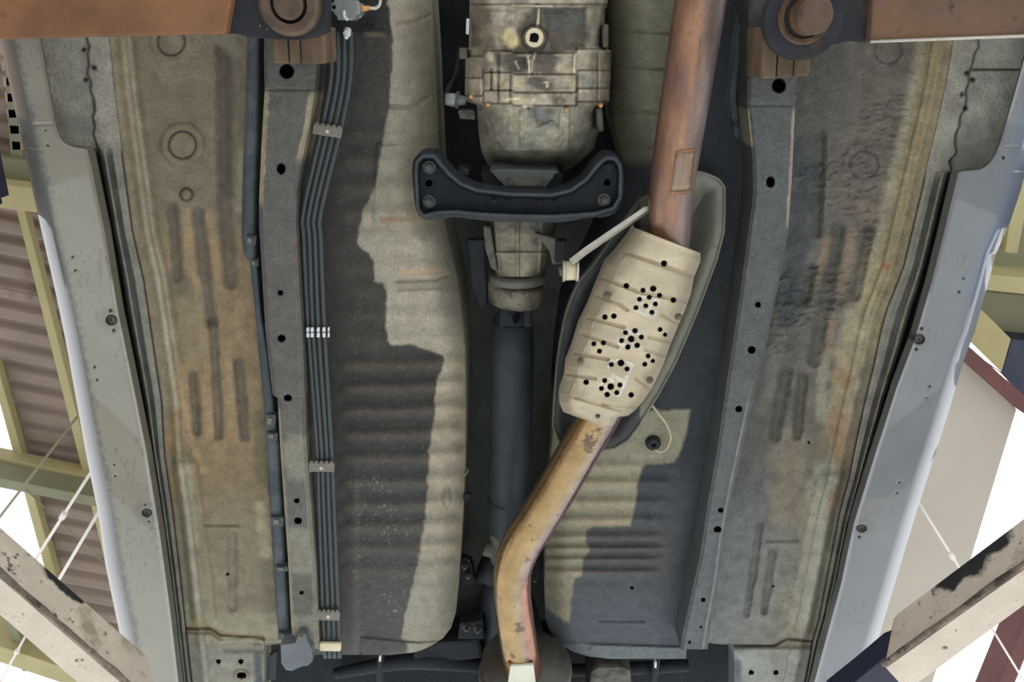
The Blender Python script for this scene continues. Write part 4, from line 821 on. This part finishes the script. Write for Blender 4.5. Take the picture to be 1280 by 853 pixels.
prism('yoke_ear', [(625, 382), (640, 386), (640, 410), (624, 412)], 2.03, 2.06, M_dark, ds, .005); prism('yoke_ear', [(655, 384), (664, 382), (666, 410), (654, 410)], 2.03, 2.06, M_dark, ds, .005)
prism('yoke_window', [(640, 396), (648, 388), (651, 398), (643, 408)], 2.027, 2.04, M_hole, ds)
tube_px('weld_band', [(635, 622, 2.069), (634.8, 625, 2.069)], 25, M_dark, ds, 28, sm=1)
tube_px('universal_joint', [(634, 660, 2.07), (632, 676, 2.075), (628, 700, 2.08)], [23, 20, 16], M_case, ds, 18, sm=2)
tube_px('joint_cross', [(605, 686, 2.06), (622, 690, 2.06)], [9, 9], M_case, ds, 14, sm=1)
tube_px('flange', [(606, 704, 2.1), (630, 716, 2.1)], [24, 22], M_rubber, ds, 24, sm=1)
dif = tube_px('differential', [(630, 722, 2.12), (634, 760, 2.14), (640, 812, 2.16)], [22, 36, 44], M_shaft, car, 24)
for x, y in ((585, 720), (581, 708)): bolt(x, y, 2.09, 4.5, M_bolt, car, h=.02)
prism('tunnel_bracket', [(572, 700), (590, 706), (594, 730), (574, 735)], 2.1, 2.13, M_dark, car, .004)
prism('tunnel_bracket', [(575, 780), (604, 776), (606, 800), (572, 800)], 2.08, 2.11, M_dark, car, .004)
bolt(583, 788, 2.07, 3.5, M_bolt, car, h=.01); bolt(597, 790, 2.07, 3.5, M_bolt, car, h=.01); bolt(581, 592, 2.05, 3.5, M_clip, car, h=.012)
bolt(668, 724, 2.09, 4.5, M_bolt, car, h=.02)
prism('tunnel_panel', [(583, 300), (606, 300), (610, 380), (600, 388), (588, 360)], 2.12, 2.14, M_shaft, car, .004)
lathe('floor_grommet', [(.002, .0), (.006, -.002), (.0085, .0), (.0085, .006)], PV(584, 622, 2.03), M_dark, car)

# ---- exhaust
def hs_edges():
    l = [(872, 214), (862, 222), (840, 232), (800, 250), (770, 290), (742, 330), (723, 352), (712, 376), (705, 398), (699, 430), (695, 458), (692, 500), (690, 534), (700, 556), (730, 566)]
    r = [(878, 215), (890, 219), (900, 224), (907, 234), (907, 262), (906, 290), (897, 325), (885, 358), (872, 392), (858, 425), (845, 455), (824, 494), (800, 532), (785, 552), (768, 562)]
    return l, r
hl, hr = hs_edges()
HSP = hl+hr[::-1]
def zf_h(X, Y, U, V):
    d = -sdp(X, Y, HSP); z = 1.960+.004*ss(1.5, 4, d)+.030*ss(6, 46, d)
    return z+.003*(fbm(X, Y, 20, 2)-.5)
def cf_h(X, Y, U, V):
    d = -sdp(X, Y, HSP); C = mottle(flat(X, (96, 96, 88)), X, Y, 24, .2, 2); C = mix(C, .55*(1-ss(10, 24, d))*(X > 800), (126, 122, 108)); C = mix(C, .9*(X < 800)*ss(2.5, 5, d), (52, 54, 56))  # left part painted dark to stand in for shade in the recess
    return mix(C, .5*(1-ss(.5, 1.5, np.abs(Y-306-.5*(X-890))))*(X > 876), (70, 70, 66))
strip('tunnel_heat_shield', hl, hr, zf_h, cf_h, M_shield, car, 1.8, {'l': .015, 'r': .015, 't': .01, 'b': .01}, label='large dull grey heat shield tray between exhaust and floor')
ex = tube_px('exhaust_pipe', [(883, -60, 1.915), (875.5, 0, 1.915), (861, 95, 1.915), (846, 190, 1.915), (839, 240, 1.915), (834, 320, 1.918), (826, 350, 1.92)], [32.5, 32, 31, 29, 27.5, 25.5, 25], M_pipe, car, 48, tint=by_angle([(0, (112, 100, 104)), (100, (90, 74, 62)), (190, (108, 82, 64)), (225, (160, 120, 92)), (262, (162, 122, 96)), (290, (142, 122, 112)), (330, (142, 130, 134)), (360, (112, 100, 104))]), label='rusty brown front exhaust pipe with purple sky reflection painted down its right')  # purple right and dark left paint in reflected sky and tunnel
# welded patch frame on the pipe
AXP = [P(x, y, z) for x, y, z in ((883, -60, 1.915), (875.5, 0, 1.915), (861, 95, 1.915), (846, 190, 1.915), (839, 240, 1.915), (834, 320, 1.918))]
AXR = [m_of(x, y, 1.915, r) for x, y, r in ((883, -60, 32.5), (875.5, 0, 32), (861, 95, 31), (846, 190, 29), (839, 240, 27.5), (834, 320, 25.5))]
def on_pipe(px, py, lift=.0):
    """height at which the ray of a pixel meets the front pipe"""
    zs = np.linspace(1.80, 1.96, 400); pts = P(px, py, zs); best = np.full(400, 9.0)
    for (a, b, ra, rb) in zip(AXP[:-1], AXP[1:], AXR[:-1], AXR[1:]):
        d = b-a; t = np.clip(((pts-a) @ d)/(d @ d), 0, 1); best = np.minimum(best, np.linalg.norm(pts-a-t[:, None]*d, axis=1)-(ra+(rb-ra)*t))
    k = np.argmax(best < lift) if (best < lift).any() else int(np.argmin(best))
    return float(zs[k])
q = [(845, 190), (870, 187), (865, 240), (838, 241)]
for a, b, w, m_ in ((q[0], q[1], 2.0, M_weld), (q[2], q[3], 2.2, M_weld), (q[1], q[2], 1.0, M_weld), (q[3], q[0], 1.0, M_weld)):
    pts = [(a[0]+(b[0]-a[0])*k/6, a[1]+(b[1]-a[1])*k/6) for k in range(7)]
    tube_px('weld_bead', [(x, y, on_pipe(x, y)) for x, y in pts], w, m_, ex, 8, sm=2)
bm = bmesh.new(); gr = []
for j in range(6):
    row = []
    for i in range(7):
        l = (q[0][0]+(q[3][0]-q[0][0])*j/5, q[0][1]+(q[3][1]-q[0][1])*j/5); r_ = (q[1][0]+(q[2][0]-q[1][0])*j/5, q[1][1]+(q[2][1]-q[1][1])*j/5)
        x = l[0]+(r_[0]-l[0])*i/6; y = l[1]+(r_[1]-l[1])*i/6; row.append(bm.verts.new(PV(x, y, on_pipe(x, y, .0012))))
    gr.append(row)
for j in range(5):
    for i in range(6): bm.faces.new((gr[j][i], gr[j][i+1], gr[j+1][i+1], gr[j+1][i]))
gg = bmesh.ops.extrude_face_region(bm, geom=bm.faces[:]); bmesh.ops.translate(bm, verts=[v for v in gg['geom'] if isinstance(v, bmesh.types.BMVert)], vec=(0, 0, .002))
putbm('repair_patch', bm, mat('brushed_patch', (142, 122, 104), .35, .5, .2, 60, .2, 120, stretch=(3, .3, 1)), ex, smooth=True)
tube_px('seam_scratch', [(x, y, on_pipe(x, y, .0)) for x, y in ((875, 48), (874, 70), (872, 92))], 1.0, M_weld, ex, 6, sm=2)
# hanger bar
hb = tube_px('exhaust_hanger', [(819, 262, 1.93), (807, 263, 1.928), (770, 288, 1.915), (732, 314, 1.905), (714, 328, 1.90)], [5, 4.6, 4.6, 4.6, 4.6], M_zinc, car, 4, sm=1, smooth=False, label='bright square hanger bar with a bushing beside the exhaust')
tube_px('weld_bead', [(816, 240, 1.915), (815, 250, 1.912), (814, 262, 1.912)], [2.5, 4, 3], M_copper, hb, 8)
tube_px('bushing', [(706, 339, 1.915), (720, 338, 1.915)], 12, M_cream, hb, 24, sm=1)
tube_px('bushing_flange', [(703.5, 339, 1.915), (706, 339, 1.915)], 13.5, M_zinc, hb, 24, sm=1); tube_px('bushing_flange', [(720, 338, 1.915), (723, 338, 1.915)], 14, M_zinc, hb, 24, sm=1)
tube_px('hanger_bolt', [(699, 340, 1.915), (704, 339, 1.915)], 6, M_rustbolt, hb, 6, sm=1, smooth=False)
# perforated converter shield
RP = [((794, 286), (875.5, 317)), ((786, 298), (875.5, 327)), ((772, 316), (867.5, 347)), ((758, 331), (863.5, 368)), ((748, 355), (855, 391)), ((736, 385), (845, 414)), ((724, 410), (836, 436)), ((716, 437), (829, 456)), ((708, 457), (822, 471)), ((705.5, 477), (815, 485)), ((700.5, 492), (806, 499)), ((699, 503), (795, 512)), ((704, 515), (786, 519.5)), ((718, 520.5), (776, 522)), ((732, 526), (771, 531)), ((745, 531.5), (759, 536))]
def zz(x, y): return (680+x/2.507, 250+y/2.507)
HOLES = [(376, 199, 10), (258, 269, 9), (310, 283, 8), (342, 278, 10), (362, 299, 8), (299, 311, 8), (330, 305, 8), (349, 326, 8), (319, 332, 8), (288, 338, 8), (338, 352, 8), (405, 314, 9), (191, 367, 9), (219, 364, 9), (364, 406, 8), (379, 422, 7), (255, 416, 8), (285, 410, 9), (305, 430, 8), (273, 436, 11), (243, 441, 8), (292, 456, 9), (263, 461, 9), (156, 451, 8), (186, 448, 8), (174, 474, 8), (326, 489, 8), (341, 505, 7), (316, 515, 8), (241, 511, 11), (211, 516, 8), (260, 530, 8), (190, 566, 8), (238, 580, 8), (209, 585, 11), (180, 591, 8), (228, 604, 8), (198, 610, 9), (132, 571, 9), (273, 611, 9)]
HOLES = [zz(a, b)+(c/2.507,) for a, b, c in HOLES]
GROOVE = [[zz(*p) for p in g_] for g_ in ([(250, 165), (470, 240)], [(185, 245), (300, 290), (455, 320)], [(165, 300), (240, 330), (260, 345)], [(140, 370), (250, 400)], [(370, 360), (425, 390)], [(120, 420), (230, 460)], [(330, 430), (395, 445)], [(95, 480), (200, 500)], [(320, 470), (385, 490)], [(75, 545), (160, 560)], [(290, 560), (330, 590)], [(100, 620), (240, 660)], [(185, 640), (290, 650)])]
AX0, AX1 = (835, 300), (752, 533)
PATCH = [[zz(*p) for p in g_] for g_ in ([(298, 290), (368, 300), (348, 375), (284, 350)], [(240, 402), (322, 424), (300, 478), (225, 452)], [(212, 492), (284, 514), (236, 622), (172, 594)])]
def zf_s(X, Y, U, V):
    s = np.abs(2*U-1); z = 1.868+.055*s**4
    side = np.where(2*U-1 < 0, ss(-.86, -.74, 2*U-1), 1-ss(.80, .92, 2*U-1)); z = z-.006*side*ss(.12, .16, V)*(1-ss(.86, .9, V))
    for g_ in GROOVE: z = z+.004*(1-ss(1, 3, sdl(X, Y, g_)))
    seg = np.cos(V*2*np.pi*6.2); z = z+.002*seg*(s < .75)
    for cx, cy, r in HOLES: z = z+.016*(1-ss(.75, 1.0, np.hypot(X-cx, Y-cy)/r))
    z = z-.004*(1-ss(0, .02, V))
    return z+.0012*(fbm(X, Y, 8, 2)-.5)
def cf_s(X, Y, U, V):
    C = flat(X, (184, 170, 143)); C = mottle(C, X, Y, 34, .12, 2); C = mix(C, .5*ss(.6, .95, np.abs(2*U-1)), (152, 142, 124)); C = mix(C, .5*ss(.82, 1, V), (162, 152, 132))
    C = mix(C, .35*(1-ss(18, 40, np.hypot(X-778, Y-470))), (166, 150, 122))
    for pt in PATCH:
        d = sdp(X, Y, pt)+2*(fbm(X, Y, 7, 3)-.5); C = mix(C, .5*(1-ss(-1, 1, d))*ss(.52, .62, fbm(X-.4*Y, Y, 5, 6)), (220, 214, 200)); C = mix(C, .6*np.exp(-((d+1)/1.2)**2)*ss(.4, .6, vn(X, Y, 9, 1)), (236, 230, 214))
    for g_ in GROOVE: C = mix(C, .3*(1-ss(1, 4, sdl(X, Y, g_))), (140, 124, 100))
    for cx, cy, r in HOLES: C = mix(C, 1-ss(.8, 1.02, np.hypot(X-cx, Y-cy)/r), (14, 13, 12));  # perforations painted dark to stand in for shade behind them
    return C
sh = strip('converter_shield', [p[0] for p in RP], [p[1] for p in RP], zf_s, cf_s, M_shield, car, .75, {'l': .03, 'r': .03, 't': .006, 'b': .006}, label='pale beige perforated heat shield around the catalytic converter')
M_riv = mat('aluminised_rivet', (104, 94, 78), .5, .2, .15, 80, .2, 200)
for x, y, r, mm in ((199, 303, 13, M_riv), (423, 370, 11, M_riv), (116, 508, 12, M_riv), (333, 569, 11, M_riv), (226, 546, 13, M_riv), (307, 358, 9, M_riv), (169, 678, 12, M_bolt)):
    px, py = zz(x, y); uu = .0; bolt(px, py, 1.868 if (x, y) != (116, 508) else 1.874, r/2.507*.85, mm, sh, 'rivet' if mm is M_riv else 'bolt', h=.006)
tube_px('converter', [(826, 325, 1.93), (812, 350, 1.935), (775, 440, 1.935), (748, 508, 1.93), (742, 535, 1.925)], [22, 34, 38, 28, 22], M_can, car, 28)
def tint2(i, a):
    c = by_angle([(0, (128, 108, 112)), (90, (100, 84, 66)), (190, (112, 92, 68)), (222, (142, 116, 78)), (262, (156, 132, 92)), (288, (150, 132, 108)), (308, (124, 106, 108)), (345, (140, 112, 112)), (360, (128, 108, 112))])(i, a)  # dark left and mauve right paint in reflections around the tube
    w = ss(.52, .62, i)*ss(292, 312, a); return c+(alb((160, 116, 98))-c)*w[:, None]
ex2 = tube_px('exhaust_pipe', [(760, 500, 1.925), (746, 525, 1.925), (722, 566, 1.925), (698, 608, 1.925), (673, 648, 1.925), (655, 676, 1.925), (645, 697, 1.925), (640.5, 716, 1.925), (640, 735, 1.925), (641.5, 757, 1.927), (646, 790, 1.93), (652, 829, 1.935), (654, 848, 1.94)], [26, 26, 25.5, 25.2, 25, 25, 24.5, 23.8, 23.5, 23.5, 23.5, 23.3, 23], M_pipe2, car, 48, sm=10, tint=tint2, label='golden brown bent exhaust pipe below the perforated shield')
muf = tube_px('muffler_flange', [(655.5, 836, 1.957), (655.5, 833, 1.955), (656, 834, 1.955), (656.5, 839, 1.957), (657, 843, 1.96), (658, 872, 1.98), (662, 950, 2.02)], [50, 54, 57.5, 58.5, 56, 57, 60], M_can, ex2, 40, sm=1)
tube_px('weld_bead', [(634, 829, 1.90), (640, 832, 1.898), (652, 833, 1.896), (663, 831, 1.90), (667, 828, 1.904)], 2.4, M_weld, ex2, 8)
prism('cream_tag', [(638, 833), (667, 832), (672, 875), (632, 875)], 1.892, 1.90, mat('pale_tag', (228, 218, 188), .4, 0, .05, 40, 0), ex2, .003)
sw_ = tube_px('sensor_wire', [(806, 498, 1.99), (814, 506, 1.985), (824, 518, 1.985), (834, 532, 1.985), (838.5, 547, 1.985), (834, 560, 1.985), (826, 565, 1.985), (818, 562, 1.99)], 1.6, M_wire, car, 8)
lathe('sensor_grommet', [(.003, .004), (.005, -.003), (.0095, -.003), (.0125, .0), (.014, .004), (.014, .012)], PV(817, 556, 1.99), M_rubber, car, seg=26)

# ---- pipes along the left rail
YS = [40, 96, 160, 265, 300, 416, 560, 640, 770, 822]
XS = [[414, 414, 402.5, 379, 379.5, 385.5, 396.2, 399, 403.6, 407], [422, 422.5, 410.5, 386.5, 387, 391.5, 402, 405, 410.3, 412.5], [430, 430, 418.5, 393.5, 394, 398.5, 408.5, 411.5, 416.8, 418.5], [438.5, 438, 426.5, 401, 401, 406, 414.5, 418, 423, 424.5]]
for xs in XS:
    tube_px('fluid_pipe', [(x, y, 1.955) for x, y in zip(xs, YS)], [3.3, 3.3, 3.2, 3.1, 3.1, 3.0, 2.9, 2.8, 2.8, 2.8], M_line, car, 12, sm=5)
def clip(cx, cy, w, h, ang, m=M_clip, ext=None):
    o = prism('pipe_clip', rect(cx, cy, w, h, ang), 1.943, 1.95, m, car, .002)
    a = math.radians(ang)
    for k in range(5):
        t_ = (k-2)*w/5.2; prism('clip_tooth', rect(cx+math.cos(a)*t_+math.sin(a)*(h/2+.5), cy+math.sin(a)*t_-math.cos(a)*(h/2+.5), w/8, 3.5, ang), 1.944, 1.949, m, o, .001)
    bolt(cx, cy+.5, 1.941, 3, M_zinc, o, 'screw', h=.004)
    if ext: prism('clip_foot', ext, 1.945, 1.953, m, o, .002)
    return o
clip(409, 164, 37, 13, 9); clip(401.5, 585, 33, 11, 1, ext=[(384, 580), (392, 580), (392, 591), (384, 591)]); clip(410, 771, 29, 11, 1, ext=[(382, 770), (397, 766), (398, 777), (384, 776)])
rt = prism('pipe_retainer', rect(398, 416, 27, 9, 2), 1.947, 1.952, M_dark, car, .001, label='pipe retainer with bright white tabs')
for x in (384.6, 390, 397.6, 404.8, 410.6):
    for dy in (-3.4, 3.4): prism('white_tab', rect(x, 416+dy, 3.6 if x < 410 else 2.2, 5.4, 2), 1.944, 1.948, M_white, rt, .0008)
prism('pipe_retainer', rect(412.5, 810, 27, 10, 1), 1.942, 1.95, M_cream, car, .003, label='cream retainer at the lower pipe ends')
# slatey cover strip over the left harness
cl_ = [(309, 46), (308, 100), (306, 150), (303, 230), (302, 290), (304, 317), (312, 326), (315, 355), (319, 392), (324, 450), (330, 511), (333, 560), (335, 610), (339, 663), (345, 766), (348, 792)]
cr_ = [(326, 46), (326, 100), (325, 150), (322, 230), (321, 290), (322, 317), (323, 326), (325, 355), (328, 392), (338, 450), (344, 511), (351, 560), (353, 610), (356, 663), (362, 766), (365, 792)]
cv = strip('harness_cover', cl_, cr_, lambda X, Y, U, V: 1.958+.012*np.abs(2*U-1)**4, lambda X, Y, U, V: mottle(mix(flat(X, (72, 79, 82)), .6*ss(.5, .7, fbm(X, Y, 30, 3)), (92, 96, 98)), X, Y, 18, .1, 1), M_black, car, 2, {'l': .022, 'r': .022, 't': .022, 'b': .022}, label='slate grey plastic strip beside the left frame rail')
for x, y, w, h, a in ((313, 301, 14, 12, 5), (318, 329, 10, 9, 4), (338, 527, 13, 16, 5), (340, 546, 14, 9, 3), (346, 653, 17, 12, 0), (352, 712, 16, 6, 0), (357, 796, 20, 8, 0)):
    c_ = prism('cover_clip', rect(x, y, w, h, a), 1.950, 1.965, M_cover, cv, .002); prism('clip_latch', rect(x-1, y, w*.4, h*.5, a), 1.947, 1.952, M_clip, c_, .001) if False else None
    prism('clip_latch', rect(x-1, y, w*.4, h*.5, a), 1.947, 1.952, M_clip, cv, .001)
br = prism('end_bracket', [(350, 806), (372, 806), (372, 792), (383, 793), (384, 806), (390, 812), (391, 828), (384, 834), (372, 833), (366, 840), (357, 839), (351, 830)], 1.916, 1.945, mat('end_bracket_plastic', (92, 97, 100), .5, 0, .15, 30, .1, 120), car, .004)
bolt(376, 797, 1.913, 3, M_clip, br, h=.005)
prism('foil_strip', [(336, 820), (346, 815), (345, 850), (334, 853)], 2.0, 2.01, M_shaft, car, .003)
# junction valve at the top of the pipes
vb = prism('junction_valve', [(420, -20), (438, -20), (439, 2), (450, 4), (450, 18), (442, 20), (441, 26), (421, 25), (420, 14), (414, 14), (414, 3), (421, 2)], 1.94, 1.98, M_valve, car, .003, label='pale cast junction valve above the pipe ends')
lathe('valve_eye', [(.003, -.001), (.006, -.001), (.0065, .006)], PV(417.5, 9, 1.938), M_valve, vb); lathe('eye_hole', [(.0005, -.0005), (.0028, -.0005), (.0028, .004)], PV(417.5, 9, 1.9365), M_hole, vb)
tube_px('brass_union', [(450, 10, 1.955), (456, 11, 1.955), (462, 10, 1.955)], [5, 3.5, 3], M_copper, vb, 8, sm=1); tube_px('bent_pipe', [(462, 10, 1.955), (470, 10, 1.955), (475, 4, 1.955), (476, -14, 1.955)], 2, M_zinc, vb, 8)
tube_px('cast_rib', [(430, 13, 1.938), (430.5, 21, 1.938), (435, 25, 1.938)], 1.8, M_white, vb, 8)
bl = lathe('bleed_screw', [(.0015, -.012), (.003, -.011), (.003, -.003), (.0055, -.003), (.0055, .006)], PV(434, 41, 1.95), M_white, car, axis=(0, -.6, .8), seg=12)
lathe('floor_stud', [(.002, .0), (.004, -.003), (.006, 0), (.006, .004)], PV(463, 31, 1.99), M_dark, car)
